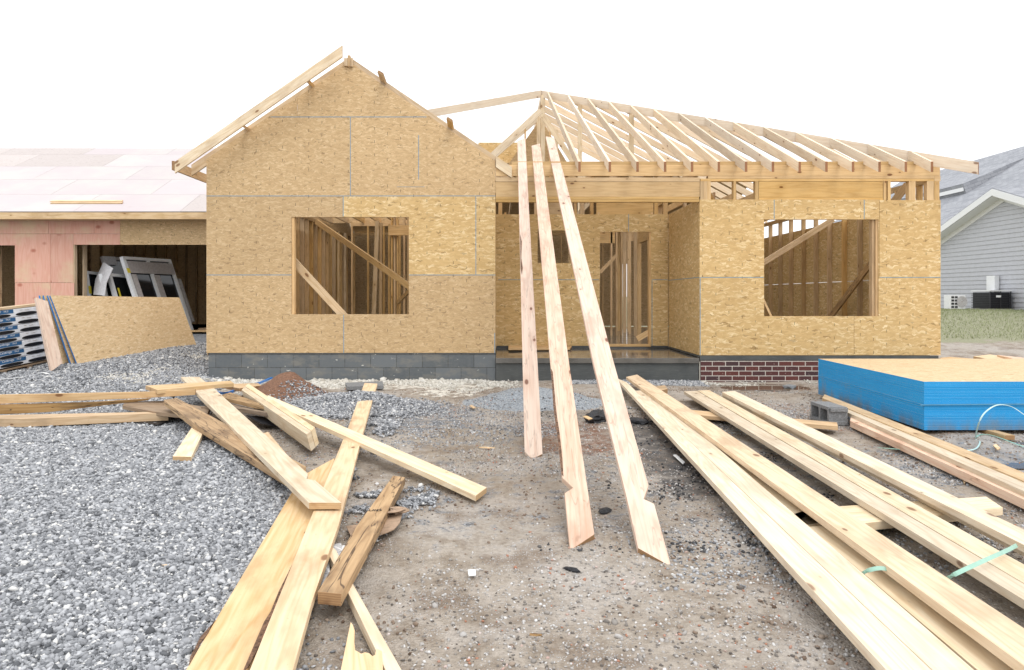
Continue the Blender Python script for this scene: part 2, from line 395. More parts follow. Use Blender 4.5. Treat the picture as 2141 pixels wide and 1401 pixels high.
def cladding(name, kind):
    m, t, b = mat_new(name); g = G(t); uv, rnd = uvrnd(g)
    if kind == 'pinkply':
        gr = g.noise(g.mapv(uv, sc=(18, 1.4, 1)), 1.5, 5, .6, 1.0); cath = g.noise(g.mapv(uv, sc=(4, .5, 1)), 1, 2)
        rings = g.math('MULTIPLY_ADD', g.math('SINE', g.math('MULTIPLY', cath, 70)), .5, .5)
        col = g.mix(g.math('ADD', g.math('MULTIPLY', gr, .6), g.math('MULTIPLY', rings, .35)), (.78, .47, .36), (.66, .31, .22))
        bl = g.noise(uv, 1.6, 4, .6); col = g.mix(g.rng(bl, .45, .72), col, (.72, .52, .34))
        kn = g.t.nodes.new('ShaderNodeTexVoronoi'); g.put(kn.inputs['Vector'], g.mapv(uv, sc=(3.0, 4.2, 1))); kn.inputs['Scale'].default_value = 1
        kr = g.n('ShaderNodeSeparateColor', {0: kn.outputs['Color']})
        k = g.math('MULTIPLY', g.math('SUBTRACT', 1, g.rng(kn.outputs['Distance'], .08, .27)), g.math('GREATER_THAN', kr, .35))
        col = g.mix(g.math('MULTIPLY', k, .8), col, (.42, .12, .07))
        b.inputs['Roughness'].default_value = .7
    else:     # pale pink roof deck
        gr = g.noise(g.mapv(uv, sc=(2, 26, 1)), 1.5, 5, .6, .6)
        col = g.mix(gr, (.59, .525, .53), (.52, .455, .46)); bl = g.noise(uv, .7, 4, .6)
        col = g.mix(g.rng(bl, .42, .7), col, (.58, .55, .52))
        kn = g.t.nodes.new('ShaderNodeTexVoronoi'); g.put(kn.inputs['Vector'], g.mapv(uv, sc=(1.2, 3, 1))); kn.inputs['Scale'].default_value = 1
        kr = g.n('ShaderNodeSeparateColor', {0: kn.outputs['Color']})
        k = g.math('MULTIPLY', g.math('SUBTRACT', 1, g.rng(kn.outputs['Distance'], .03, .12)), g.math('GREATER_THAN', kr, .6))
        col = g.mix(g.math('MULTIPLY', k, .35), col, (.45, .33, .33)); b.inputs['Roughness'].default_value = .6
    hsv = g.n('ShaderNodeHueSaturation', {'Hue': .5, 'Saturation': 1, 'Value': g.math('MULTIPLY_ADD', g.math('SUBTRACT', rnd, .5), .12, 1.0), 'Color': col})
    t.links.new(hsv, b.inputs['Base Color']); return m
M['pinkply'] = cladding('pink_plywood', 'pinkply'); M['pinkroof'] = cladding('pale_pink_deck', 'roof')
def bricks(name, kind):
    m, t, b = mat_new(name); g = G(t); uv = g.n('ShaderNodeUVMap')
    br = g.t.nodes.new('ShaderNodeTexBrick'); g.put(br.inputs['Vector'], uv); br.inputs['Scale'].default_value = 1
    if kind == 'brick':
        br.inputs['Brick Width'].default_value = .205; br.inputs['Row Height'].default_value = .075; br.inputs['Mortar Size'].default_value = .0058
        br.inputs['Color1'].default_value = (.125, .034, .028, 1); br.inputs['Color2'].default_value = (.055, .028, .032, 1); br.inputs['Mortar'].default_value = (.62, .58, .52, 1)
        br.inputs['Mortar Smooth'].default_value = .2
        n = g.noise(uv, 40, 3); col = g.mix(g.rng(n, .62, .75), br.outputs['Color'], (.5, .42, .38))
        b.inputs['Roughness'].default_value = .8
        h = g.math('ADD', g.math('MULTIPLY', br.outputs['Fac'], -1), g.math('MULTIPLY', n, .3))
    elif kind == 'block':
        br.inputs['Brick Width'].default_value = .4; br.inputs['Row Height'].default_value = .2; br.inputs['Mortar Size'].default_value = .004
        br.inputs['Color1'].default_value = (.15, .165, .175, 1); br.inputs['Color2'].default_value = (.10, .112, .12, 1); br.inputs['Mortar'].default_value = (.05, .047, .042, 1)
        n = g.noise(uv, 18, 5, .65); big = g.noise(g.mapv(uv, sc=(1, 2.2, 1)), 2.2, 5, .7)
        col = g.mix(g.rng(n, .3, .8, 0, .5), br.outputs['Color'], (.16, .17, .17))
        col = g.mix(g.math('MULTIPLY', g.rng(big, .48, .66), .6), col, (.24, .225, .19))
        sp = g.noise(g.mapv(uv, sc=(1, 1.6, 1)), 6.5, 5, .75); col = g.mix(g.rng(sp, .645, .68), col, (.66, .64, .58))
        b.inputs['Roughness'].default_value = .75; h = g.math('ADD', g.math('MULTIPLY', br.outputs['Fac'], -1), g.math('MULTIPLY', n, .3))
    else:   # shingles
        br.inputs['Brick Width'].default_value = .32; br.inputs['Row Height'].default_value = .14; br.inputs['Mortar Size'].default_value = .006
        br.inputs['Color1'].default_value = (.22, .23, .255, 1); br.inputs['Color2'].default_value = (.38, .39, .415, 1); br.inputs['Mortar'].default_value = (.07, .075, .09, 1)
        n = g.noise(uv, 14, 4); col = g.mix(g.math('MULTIPLY', n, .7), br.outputs['Color'], (.34, .35, .38))
        b.inputs['Roughness'].default_value = .8; h = g.math('ADD', g.math('MULTIPLY', br.outputs['Fac'], -1), n)
    t.links.new(col, b.inputs['Base Color']); t.links.new(g.bump(h, .6, .006), b.inputs['Normal'])
    return m
M['brick'] = bricks('red_brick', 'brick'); M['block'] = bricks('grey_blockwork', 'block'); M['shingle'] = bricks('grey_shingles', 'shingle')
def concrete(name, c1, c2, wet):
    m, t, b = mat_new(name); g = G(t); ob = g.n('ShaderNodeTexCoord', out=3)
    n = g.noise(ob, 2.2, 6, .65); f = g.noise(g.mapv(ob, sc=(1, 1, 6)), 9, 5, .6)
    col = g.mix(g.rng(n, .3, .7), c1, c2); col = g.mix(g.math('MULTIPLY', g.rng(f, .5, .8), .4), col, tuple(q*1.7 for q in c2))
    sp = g.noise(ob, 38, 4, .7); col = g.mix(g.rng(sp, .70, .75), col, (.5, .49, .46))
    t.links.new(col, b.inputs['Base Color'])
    t.links.new(g.rng(n, .35, .65, *( (.03, .16) if wet else (.5, .8))), b.inputs['Roughness'])
    t.links.new(g.bump(f, .12 if wet else .5, .004), b.inputs['Normal']); return m
M['wetfloor'] = concrete('wet_concrete', (.10, .095, .085), (.16, .15, .135), True)
M['slabside'] = concrete('slab_edge', (.055, .06, .06), (.10, .105, .10), False)
M['cmu'] = plain('concrete_block', (.22, .225, .23), .85, nz=.25, scale=70, bump=.8)
# stones, ground ------------------------------------------------------
def stone_mat(name, stops, rough=.75):
    m, t, b = mat_new(name); g = G(t); a = g.n('ShaderNodeAttribute', out=2, attribute_name='rnd')
    ob = g.n('ShaderNodeTexCoord', out=3); n = g.noise(ob, 120, 3)
    col = g.ramp(a, stops); col = g.mix(g.math('MULTIPLY', n, .28), col, (.12, .125, .13))
    t.links.new(col, b.inputs['Base Color']); b.inputs['Roughness'].default_value = rough; b.inputs['Specular IOR Level'].default_value = .35
    return m
M['gravel'] = stone_mat('crushed_stone', [(0, (.10, .105, .115)), (.3, (.26, .268, .285)), (.62, (.42, .43, .45)), (.88, (.60, .61, .63)), (1, (.80, .79, .76))])
M['pebble'] = stone_mat('dirt_pebbles', [(0, (.12, .10, .085)), (.35, (.36, .33, .30)), (.65, (.55, .53, .51)), (.9, (.76, .75, .74)), (1, (.44, .20, .12))])
M['lime'] = stone_mat('lime_crumbs', [(0, (.45, .42, .36)), (.5, (.68, .65, .58)), (1, (.82, .80, .75))], .9)
def ground_mat():
    m, t, b = mat_new('building_site_ground'); g = G(t)
    pos = g.n('ShaderNodeNewGeometry', out=0)
    def A(n): return g.n('ShaderNodeAttribute', out=2, attribute_name=n)
    n1 = g.noise(pos, .9, 6, .62); n2 = g.noise(pos, 7, 6, .68); n3 = g.noise(pos, 42, 5, .7); n4 = g.noise(pos, 2.3, 5, .65)
    vor = g.n('ShaderNodeTexVoronoi', {'Vector': pos, 'Scale': 95}, 0); vorc = g.n('ShaderNodeSeparateColor', {0: g.n('ShaderNodeTexVoronoi', {'Vector': pos, 'Scale': 95}, 1)})
    dirt = g.ramp(n2, [(.3, (.28, .215, .15)), (.5, (.52, .455, .375)), (.72, (.73, .66, .58))])
    dirt = g.mix(g.rng(n1, .45, .60, 0, .85), dirt, (.66, .61, .55)); dirt = g.mix(g.math('MULTIPLY', g.rng(n4, .5, .66), .8), dirt, (.27, .20, .14))
    dirt = g.mix(g.math('MULTIPLY', g.rng(n3, .25, .75), .55), g.mix(.6, dirt, (.10, .075, .06)), dirt)
    peb = g.mix(vorc, (.18, .18, .185), (.66, .66, .66)); pm = g.math('MULTIPLY', g.rng(vor, .36, .22), g.math('GREATER_THAN', g.noise(pos, 13, 3), g.math('MULTIPLY_ADD', n4, -.9, 1.0)))
    dirt = g.mix(g.math('MULTIPLY', pm, .8), dirt, peb)
    grav = g.ramp(g.math('ADD', g.math('MULTIPLY', vorc, .6), g.math('MULTIPLY', n3, .4)), [(.15, (.035, .037, .042)), (.5, (.16, .17, .185)), (.9, (.40, .41, .43))])  # gravel base kept dark, so shade between the stones is painted in
    gm = g.rng(g.math('ADD', A('gravel'), g.math('MULTIPLY', g.math('SUBTRACT', n2, .5), .9)), .42, .58)
    col = g.mix(gm, dirt, grav)
    red = g.ramp(n3, [(.3, (.10, .05, .03)), (.7, (.30, .16, .10))])
    col = g.mix(g.rng(g.math('ADD', A('red'), g.math('MULTIPLY', g.math('SUBTRACT', n2, .5), .8)), .35, .6), col, red)
    mor = g.ramp(n3, [(.3, (.12, .135, .15)), (.55, (.36, .39, .42)), (.75, (.50, .53, .55))])
    col = g.mix(g.rng(g.math('ADD', A('mortar'), g.math('MULTIPLY', g.math('SUBTRACT', n2, .5), .6)), .4, .55), col, mor)
    col = g.mix(g.math('MULTIPLY', g.rng(g.math('ADD', A('dark'), g.math('MULTIPLY', g.math('SUBTRACT', n2, .5), 1.3)), .35, .75), .8), col, (.045, .042, .042))
    col = g.mix(g.rng(g.math('ADD', A('lime'), g.math('MULTIPLY', g.math('SUBTRACT', n2, .5), 1.5)), .45, .62), col, g.mix(n3, (.60, .56, .48), (.80, .78, .72)))
    gr = g.ramp(n3, [(.3, (.16, .17, .09)), (.7, (.40, .39, .27))])
    gmk = g.rng(g.math('ADD', A('grass'), g.math('MULTIPLY', g.math('SUBTRACT', n4, .5), 1.1)), .42, .6)
    col = g.mix(gmk, col, gr)
    t.links.new(col, b.inputs['Base Color'])
    wet = g.rng(g.math('ADD', A('wet'), g.math('MULTIPLY', g.math('SUBTRACT', n4, .5), .8)), .3, .7, .78, .28)
    t.links.new(wet, b.inputs['Roughness']); b.inputs['Specular IOR Level'].default_value = .4
    hh = g.math('ADD', g.math('MULTIPLY', n3, .5), g.math('MULTIPLY', g.math('SUBTRACT', .5, vor), .6)); 
    nb = g.bump(n2, .6, .03); t.links.new(g.bump(hh, .8, .010, nb), b.inputs['Normal'])
    return m
M['ground'] = ground_mat()
M['blade'] = plain('grass_blade', (.30, .33, .18), .7, nz=.3, bump=0)
mm, t, b = mat_new('muddy_water'); g = G(t); b.inputs['Base Color'].default_value = (.16, .115, .075, 1); b.inputs['Roughness'].default_value = .05; M['water'] = mm
t.links.new(g.bump(g.noise(g.n('ShaderNodeNewGeometry', out=0), 9, 2), .03, .004), b.inputs['Normal'])
# ------------------------------------------------------------------ the setting: ground, puddles, gravel
GRND = tag
def axis(segs):
    out = []
    for a, b, st in segs: out += list(np.arange(a, b, st))
    out.append(segs[-1][1]); return np.array(out)
gx = axis([(-900, -200, 100), (-200, -60, 20), (-60, -20, 4), (-20, -9.5, .5), (-9.5, 8.5, .045), (8.5, 26, .25), (26, 60, 4), (60, 200, 20), (200, 900, 100)])
gy = axis([(-300, -40, 40), (-40, -4, 3), (-4, 1.6, .4), (1.6, 13.0, .045), (13, 30, .3), (30, 80, 5), (80, 300, 30), (300, 1500, 150)])
GX, GY = np.meshgrid(gx, gy, indexing='ij'); xx, yy = GX.ravel(), GY.ravel()
P = np.stack([xx, yy, gz(xx, yy)], 1)
me = grid_mesh('ground', P, len(gx), len(gy), None)
def boxm(x, y, x0, x1, y0, y1, f=.3): return sstep(x0-f, x0+f, x)*(1-sstep(x1-f, x1+f, x))*sstep(y0-f, y0+f, y)*(1-sstep(y1-f, y1+f, y))
def gravel_mask(x, y):
    edge = np.interp(y, [0, 2.4, 3.2, 4.9, 6.0, 6.8, 8.5, 11, 16], [-.75, -.75, -1.0, -1.45, -2.2, -2.9, -3.6, -4.3, -4.6])
    m = sstep(edge+.18, edge-.18, x)
    m = np.maximum(m, 1-sstep(.75, 1.05, np.sqrt(((x+1.72)/1.15)**2+((y-8.0)/.85)**2)))
    m = np.maximum(m, .52*boxm(x, y, -1.6, .1, 6.2, 8.2, .6)); m = np.maximum(m, .9*boxm(x, y, 1.3, 3.1, 10.1, 10.6, .12))
    m = np.maximum(m, .47*boxm(x, y, .6, 5.5, 4.0, 6.5, .9)); m = np.maximum(m, .43*boxm(x, y, -1.2, 2.0, 3.2, 7.5, .8))
    return m
att = {
 'gravel': gravel_mask(xx, yy),
 'red': np.maximum(1-sstep(.6, 1.05, np.sqrt(((xx+2.72)/.8)**2+((yy-8.7)/.72)**2)), np.maximum(.50*boxm(xx, yy, .1, 1.2, 5.5, 7.2, .3), .42*boxm(xx, yy, 2.2, 4.2, 6.2, 8.6, .5))),
 'mortar': 1-sstep(.75, 1.0, np.sqrt(((xx-.42)/1.0)**2+((yy-8.35)/.8)**2)),
 'dark': .70*np.maximum(boxm(xx, yy, 1.0, 1.75, 4.3, 7.2, .3), np.maximum(.75*boxm(xx, yy, .35, 1.2, 7.1, 7.8, .2), .5*boxm(xx, yy, .6, 1.4, 3.6, 4.6, .3))),
 'lime': .58*np.maximum(boxm(xx, yy, -4.6, .1, 9.45, 10.6, .35), np.maximum(boxm(xx, yy, -1.3, -.1, 8.8, 10, .4), 1.05*boxm(xx, yy, -5.6, -3.6, 9.2, 11.8, .4))),
 'wet': np.maximum(boxm(xx, yy, 2.8, 5.2, 8.6, 10.4, .4), np.maximum(.8*boxm(xx, yy, -.8, .6, 4, 7, .5), np.maximum(.7*boxm(xx, yy, 3.5, 6.5, 4, 6.2, .5), .9*boxm(xx, yy, -.9, -.1, 2.3, 3.6, .3)))),
 'grass': .95*np.maximum(sstep(14.2, 16.4, yy)*sstep(7.4, 8.6, xx), sstep(22, 25, yy)), }
for k, v in att.items():
    a = me.attributes.new(k, 'FLOAT', 'POINT'); a.data.foreach_set('value', v.astype(np.float32))
o = link('ground', me, M['ground'], None, (0, 0, 0)); tag(o, 'muddy building site ground with gravel and dirt', None, None, 'structure')
def puddle(cx, cy, rx, ry, dz, label):
    bm = bmesh.new(); vs = []
    for i in range(48):
        a = i/48*2*math.pi; k = 1+.28*math.sin(3*a+cx)+.15*math.sin(7*a+cy*3)+.08*math.sin(13*a)
        vs.append(bm.verts.new((cx+rx*k*math.cos(a), cy+ry*k*math.sin(a), float(gz(cx, cy))+dz)))
    bm.faces.new(vs); o = bm_obj('puddle', bm, M['water']); tag(o, label, None, None, 'structure')
puddle(3.9, 10.0, 1.5, .42, .030, 'muddy brown puddle along the brick skirt')
puddle(5.1, 6.15, .6, .24, .012, 'small muddy puddle in front of the blue edged stack')
puddle(4.1, 5.35, .4, .13, .010, 'thin muddy puddle beside the pair of long boards')
# stones --------------------------------------------------------------
ICO_V = []; 
def ico():
    bm = bmesh.new(); bmesh.ops.create_icosphere(bm, subdivisions=1, radius=1.0)
    V = np.array([v.co[:] for v in bm.verts]); T = np.array([[v.index for v in f.verts] for f in bm.faces]); bm.free(); return V, T
IV, IT = ico()
def stones(name, xs, ys, size, mat, label, sink=.25, flat=.62, dz=0.0):
    n = len(xs); nv = len(IV)
    V = np.repeat(IV[None], n, 0)*(1+.30*(RNG.random((n, nv, 1))-.5)*2)
    sc = np.stack([RNG.uniform(.75, 1.25, n), RNG.uniform(.6, 1.0, n), RNG.uniform(flat*.6, flat*1.2, n)], 1)*(size/2)[:, None]
    V = V*sc[:, None, :]
    a = RNG.uniform(0, 2*np.pi, n); tx = RNG.normal(0, .45, n); ty = RNG.normal(0, .45, n)
    def rot(V, ax, an):
        c, s = np.cos(an)[:, None], np.sin(an)[:, None]; i, j = [(1, 2), (0, 2), (0, 1)][ax]
        o = V.copy(); o[..., i] = V[..., i]*c-V[..., j]*s; o[..., j] = V[..., i]*s+V[..., j]*c; return o
    V = rot(rot(rot(V, 2, a*2.3), 0, tx), 1, ty); V = rot(V, 2, a)
    z = gz(xs, ys)+size*.5*flat*(1-2*sink)+dz
    V = V+np.stack([xs, ys, z], 1)[:, None, :]
    T = (IT[None]+(np.arange(n)*nv)[:, None, None]).reshape(-1, 3)
    me = tri_mesh(name, V.reshape(-1, 3), T)
    at = me.attributes.new('rnd', 'FLOAT', 'POINT'); at.data.foreach_set('value', np.repeat(np.clip(RNG.normal(.47, .30, n), 0, 1), nv).astype(np.float32))
    o = link(name, me, mat, None, (0, 0, 0)); tag(o, label, None, None, 'stuff'); return o
def inview(x, y, z=0.0, pad=40):
    u = U0+F*x/y; v = V0-F*(z-EYE)/y
    return (u > -pad) & (u < 2141+pad) & (v < 1401+pad*2)
def scatter(n, x0, x1, y0, y1, fn):
    x = RNG.uniform(x0, x1, n); y = RNG.uniform(y0, y1, n); k = inview(x, y) & (RNG.random(n) < fn(x, y)); return x[k], y[k]
gsharp = lambda x, y: sstep(.35, .75, gravel_mask(x, y)+.9*fbm(x*7, y*7, 3))*(x < -.3)
x1, y1 = scatter(190000, -3.6, -.4, 2.2, 4.6, gsharp); x2, y2 = scatter(190000, -5.6, -1.0, 4.6, 7.6, gsharp)
x3, y3 = scatter(130000, -9.0, -3.2, 7.6, 13.5, gsharp)
for i, (px, py, s) in enumerate(((x1, y1, .0190), (x2, y2, .0225), (x3, y3, .029))):
    stones('gravel', px, py, RNG.uniform(.5, 1.45, len(px))*s*(1+.6*(RNG.random(len(px)) > .96)), M['gravel'],
           ['crushed grey gravel in the near left foreground', 'crushed grey gravel around the loose board pile', 'crushed grey gravel leading up to the garage'][i], sink=.12, dz=.002+RNG.random(len(px))*.014)
hx, hy = scatter(22000, -3.0, -.4, 7.0, 9.0, lambda x, y: sstep(1.1, .5, np.sqrt(((x+1.72)/1.2)**2+((y-8.0)/.9)**2))*.9)
stones('gravel', hx, hy, RNG.uniform(.014, .034, len(hx)), M['gravel'], 'low heap of bluish gravel by the block foundation')
px, py = scatter(120000, -2.2, 6.2, 2.2, 9.6, lambda x, y: np.clip(.10+.9*sstep(-.04, .18, fbm(x*1.3+5, y*1.3, 4)+.1*boxm(x, y, -1.4, .8, 5, 8, .5)), 0, 1)*(1-gravel_mask(x, y)*.6))
stones('pebbles', px, py, RNG.uniform(.004, .019, len(px))*(1+1.1*(RNG.random(len(px)) > .985)), M['pebble'], 'pebbles pressed into the dirt', sink=.35)
lx, ly = scatter(9000, -5.8, -4.3, 9.3, 12.4, lambda x, y: sstep(.02, .2, fbm(x*1.9+2, y*1.9+5, 4))); stones('lime_crumbs', lx, ly, RNG.uniform(.015, .045, len(lx)), M['lime'], 'pale lime dust clumps on the gravel left of the house corner', sink=.1, dz=.012)
lx, ly = scatter(34000, -5.6, .3, 8.7, 10.55, lambda x, y: sstep(.0, .25, fbm(x*2.2, y*2.2, 4)+.3*sstep(9.4, 10.3, y))*boxm(x, y, -5.0, .1, 9.1, 10.6, .25))
stones('lime_crumbs', lx, ly, RNG.uniform(.012, .05, len(lx))*(.6+.6*(ly > 9.9)), M['lime'], 'white lime crumbs along the block foundation', sink=.3)
lx, ly = scatter(700, -4.7, -.1, 10.1, 10.52, lambda x, y: sstep(-.1, .2, fbm(x*3, y*3, 3))); stones('lime_lumps', lx, ly, RNG.uniform(.04, .11, len(lx)), M['lime'], 'lumpy white mortar along the foot of the block foundation', sink=.25)
M['clod'] = stone_mat('dirt_clods', [(0, (.14, .09, .06)), (.5, (.30, .22, .16)), (1, (.42, .34, .27))], .9)
cx_, cy_ = scatter(60000, -2.4, 7.0, 2.2, 10.2, lambda x, y: sstep(.0, .3, fbm(x*1.7+31, y*1.7+11, 4))*.8*(1-gravel_mask(x, y)*.8)+.03)
stones('dirt_clods', cx_, cy_, RNG.uniform(.006, .030, len(cx_))*RNG.uniform(.5, 1, len(cx_)), M['clod'], 'crumbly clods of brown dirt', sink=.3)
qx, qy = scatter(60000, -1.6, 5.8, 2.2, 8.6, lambda x, y: sstep(.06, .24, fbm(x*.9+47, y*.9+3, 5)+.12*boxm(x, y, .9, 2.4, 3.0, 5.0, .3)+.12*boxm(x, y, -1.4, .4, 6.2, 8.0, .5)))
stones('gravel', qx, qy, RNG.uniform(.006, .024, len(qx)), M['gravel'], 'thin patches of grey gravel trodden into the dirt', sink=.3)
kx, ky = scatter(6000, .2, 2.6, 3.4, 8.0, lambda x, y: sstep(.05, .3, fbm(x*2+3, y*2+7, 4)+.15*boxm(x, y, .9, 1.8, 4.3, 7.4, .2)))
M['char'] = stone_mat('charred_bits', [(0, (.015, .015, .017)), (.7, (.05, .05, .055)), (1, (.12, .115, .11))], .6)
stones('charred_bits', kx, ky, RNG.uniform(.006, .028, len(kx)), M['char'], 'black charred bits and asphalt crumbs between the rafters and planks', sink=.2)
tx, ty = scatter(5000, 1.0, 3.1, 10.1, 10.56, lambda x, y: np.full(x.shape, .9)); stones('gravel', tx, ty, RNG.uniform(.015, .04, len(tx)), M['gravel'], 'strip of gravel at the foot of the porch slab')
bx, by = scatter(900, 3.1, 5.0, 10.25, 10.55, lambda x, y: sstep(.0, .2, fbm(x*4, y*4))); stones('lime_crumbs', bx, by, RNG.uniform(.015, .05, len(bx)), M['lime'], 'mortar droppings at the foot of the brick skirt')
# grass ---------------------------------------------------------------
n = 26000; x = RNG.uniform(8.0, 19, n); y = RNG.uniform(14.5, 24.3, n)
k = inview(x, y) & (RNG.random(n) < sstep(.35, .6, sstep(14.5, 17, y)+.8*fbm(x*.9, y*.9, 3))) & (x < 17); x, y = x[k], y[k]; n = len(x)
h = RNG.uniform(.03, .085, n); a = RNG.uniform(0, 6.28, n); wv = RNG.uniform(.006, .012, n); z = gz(x, y)-.01
dx, dy = np.cos(a)*wv, np.sin(a)*wv; lx_, ly_ = RNG.normal(0, .02, n), RNG.normal(0, .02, n)
V = np.stack([np.stack([x-dx, y-dy, z], 1), np.stack([x+dx, y+dy, z], 1), np.stack([x+lx_, y+ly_, z+h], 1)], 1).reshape(-1, 3)
o = link('grass', tri_mesh('grass', V, np.arange(n*3).reshape(-1, 3)), M['blade'], None, (0, 0, 0)); tag(o, 'patchy lawn grass in front of the neighbouring house', None, None, 'stuff')

# ------------------------------------------------------------------ THE HOUSE
YF = 10.57; K = F/YF
def hx_(u, y=YF): return (u-U0)*y/F
def hz(v, y=YF): return EYE+(V0-v)*y/F
house = empty('unfinished_house', (1.1, YF, 0), 'wood framed house under construction with chipboard walls and open rafters', 'house')
XL, XR, XP, XE = hx_(432), hx_(1036), hx_(1462), hx_(1966)
PITCH = .675; XPK = hx_(731); ZPK = hz(121)
TH = .012
def roof_z(x): return ZPK-PITCH*abs(x-XPK)
WL = (hx_(610), hx_(855), hz(657), hz(454)); WR = (hx_(1597), hx_(1836), hz(661), hz(459))
Z0, Z1, Z2, Z3 = hz(738), hz(575), hz(410), hz(245)
s = 1/math.hypot(1, PITCH)
clips = [((XPK, 0, ZPK-.075), (PITCH*s, 0, s)), ((XPK, 0, ZPK-.075), (-PITCH*s, 0, s))]
gp = .0025
T_, O_ = M['osb_tan'], M['osb_gold']
def pan(x0, x1, z0, z1, m, holes=(), cl=()):
    return sheet_panel('sheathing_panel', 'xz', YF-TH, x0+gp, x1-gp, z0+gp, z1-gp, holes, TH, m, house, cl)
xs = [XL, hx_(719), hx_(995), XR]
pan(XL, xs[1], Z0, Z1, T_, [WL]); pan(xs[1], XR, Z0, Z1, T_, [WL])
pan(XL, hx_(718), Z1, Z2, T_, [WL]); pan(hx_(718), hx_(995), Z1, Z2, O_, [WL]); pan(hx_(995), XR, Z1, Z2, O_)
pan(XL, hx_(733), Z2, Z3, T_, (), clips); pan(hx_(733), XR, Z2, Z3, T_, (), clips)
pan(XL, hx_(622), Z3, 5.2, T_, (), clips); pan(hx_(622), XR, Z3, 5.2, T_, (), clips)
# right wing panels
Rz0, Rz1, Rz2 = hz(743), hz(580), hz(417)
pan(XP, hx_(1785), Rz0, Rz1, O_, [WR]); pan(hx_(1785), XE, Rz0, Rz1, O_, [WR])
pan(XP, hx_(1618), Rz1, Rz2, O_, [WR]); pan(hx_(1618), hx_(1806), Rz1, Rz2, O_, [WR]); pan(hx_(1806), hx_(1838), Rz1, Rz2, O_, [WR]); pan(hx_(1838), XE, Rz1, Rz2-.01, O_)
# porch recess
YB = 12.5
def pz(v): return hz(v, YB)
def px_(u): return hx_(u, YB)
DR = (px_(1254), px_(1361), pz(726), pz(485)); SW = (px_(1124), px_(1193), pz(550), pz(482))
def bpan(x0, x1, z0, z1, m, holes=()): return sheet_panel('sheathing_panel', 'xz', YB-TH, x0+gp, x1-gp, z0+gp, z1-gp, holes, TH, m, house)
zb0, zb1, zb2 = pz(723), pz(585), pz(448)
bpan(XR-.05, DR[0], zb0, zb1, O_); bpan(DR[1], XP-.012, zb0, zb1, O_)
bpan(XR-.05, px_(1314), zb1, zb2, T_ if 0 else O_, [DR, SW]); bpan(px_(1314), XP-.012, zb1, zb2, O_, [DR])
for z0_, z1_ in ((Rz0, Rz1), (Rz1, Rz2)):
    sheet_panel('sheathing_panel', 'yz', XP, YF+.002, YB-.014, z0_+gp, z1_-gp, (), TH, O_, house)
# side walls
for y0, y1 in ((YF+.014, 13.0), (13.0, 15.44), (15.44, 17.9)):
    for za, zb in ((Rz0, Rz1), (Rz1, Rz2)):
        sheet_panel('sheathing_panel', 'yz', XE-TH, y0+gp, y1-gp, za+gp, zb-gp, (), TH, O_, house)
        sheet_panel('sheathing_panel', 'yz', XL, y0+gp, y1-gp, za+gp, zb-gp, (), TH, T_, house)
sheet_panel('sheathing_panel', 'yz', XR-TH-.001, YF+.014, YB-.014, Z0+gp, Z1, (), TH, O_, house)
sheet_panel('sheathing_panel', 'yz', XR-TH-.001, YF+.014, YB-.014, Z1+gp, Z2, (), TH, O_, house)
# blue edge seals along the joints
def strip(x0, x1, z0, z1, y=YF): return box('edge_seal', min(x0, x1), max(x0, x1), y-TH-.0016, y-TH+.004, min(z0, z1), max(z0, z1), M['seal'], house)
hw = .0042
for v, u0, u1 in ((575, 432, 610), (575, 856, 1036), (410, 432, 1036), (245, 566, 892)): strip(hx_(u0), hx_(u1), hz(v)-hw, hz(v)+hw)
for u, v0, v1 in ((719, 738, 658), (718, 453, 411), (995, 574, 411), (733, 409, 246), (875.5, 376, 283), (1034.5, 738, 696)): strip(hx_(u)-hw, hx_(u)+hw, hz(v0), hz(v1))
strip(hx_(830), hx_(888), hz(391)-.002, hz(391)+.002)
for v, u0, u1 in ((580, 1465, 1596), (580, 1839, 1965)): strip(hx_(u0), hx_(u1), hz(v)-hw, hz(v)+hw)
for u, v0, v1 in ((1618, 458, 418), (1806, 458, 418), (1463.5, 742, 580)): strip(hx_(u)-hw, hx_(u)+hw, hz(v0), hz(v1))
strip(px_(1042), px_(1252), zb1-hw, zb1+hw, YB); strip(px_(1363), XP-.02, zb1-hw, zb1+hw, YB); strip(px_(1314)-hw, px_(1314)+hw, DR[3]+.01, zb2, YB)
strip(px_(1363)-hw, px_(1363)+hw, zb0, zb1-.01, YB)
box('edge_seal', XP-.0016, XP+.003, YF+.01, YB-.02, Rz1-hw, Rz1+hw, M['seal'], house)
# foundation
box('block_foundation', XL+.03, XR+.0, YF+.004, YF+.2, -.35, Z0-.006, M['block'], house)
box('block_foundation', XL+.03, XL+.23, YF+.21, 18, -.35, Z0-.02, M['block'], house)
box('sill_flashing', XP+.005, XE-.04, YF-.02, YF+.01, hz(753.5), Rz0-.004, M['slabside'], house)
box('brick_skirt', XP+.012, XE-.1, YF-.035, YF+.2, -.32, hz(754.5), M['brick'], house)
box('mortar_joint', XP-.01, XP+.008, YF-.03, YF+.1, -.1, hz(756), M['lime'], house)
box('porch_slab', XR+.004, XP-.016, YF-.06, YB-.02, hz(759), hz(748), [M['wetfloor']], house, .006)
box('porch_step', XR+.006, XP-.02, YF-.025, YB-.03, -.3, hz(759)-.002, [M['slabside']], house, .004)
box('floor_slab', XL+.24, XE-.03, YB-.01, 21.0, -.2, .385, [M['wetfloor']], house)
box('floor_slab', XL+.24, XR-.02, YF+.21, YB-.012, -.2, .383, [M['wetfloor']], house)
box('floor_slab', XP+.03, XE-.03, YF+.21, YB-.012, -.2, .383, [M['wetfloor']], house)
for x0, x1, yy0, yy1 in ((XR+.02, DR[0], YB-.035, YB-.014), ): box('base_flashing', x0, x1, yy0, yy1, .365, zb0+.0, M['slabside'], house)
box('base_flashing', DR[1], XP-.02, YB-.035, YB-.014, .365, zb0, M['slabside'], house)
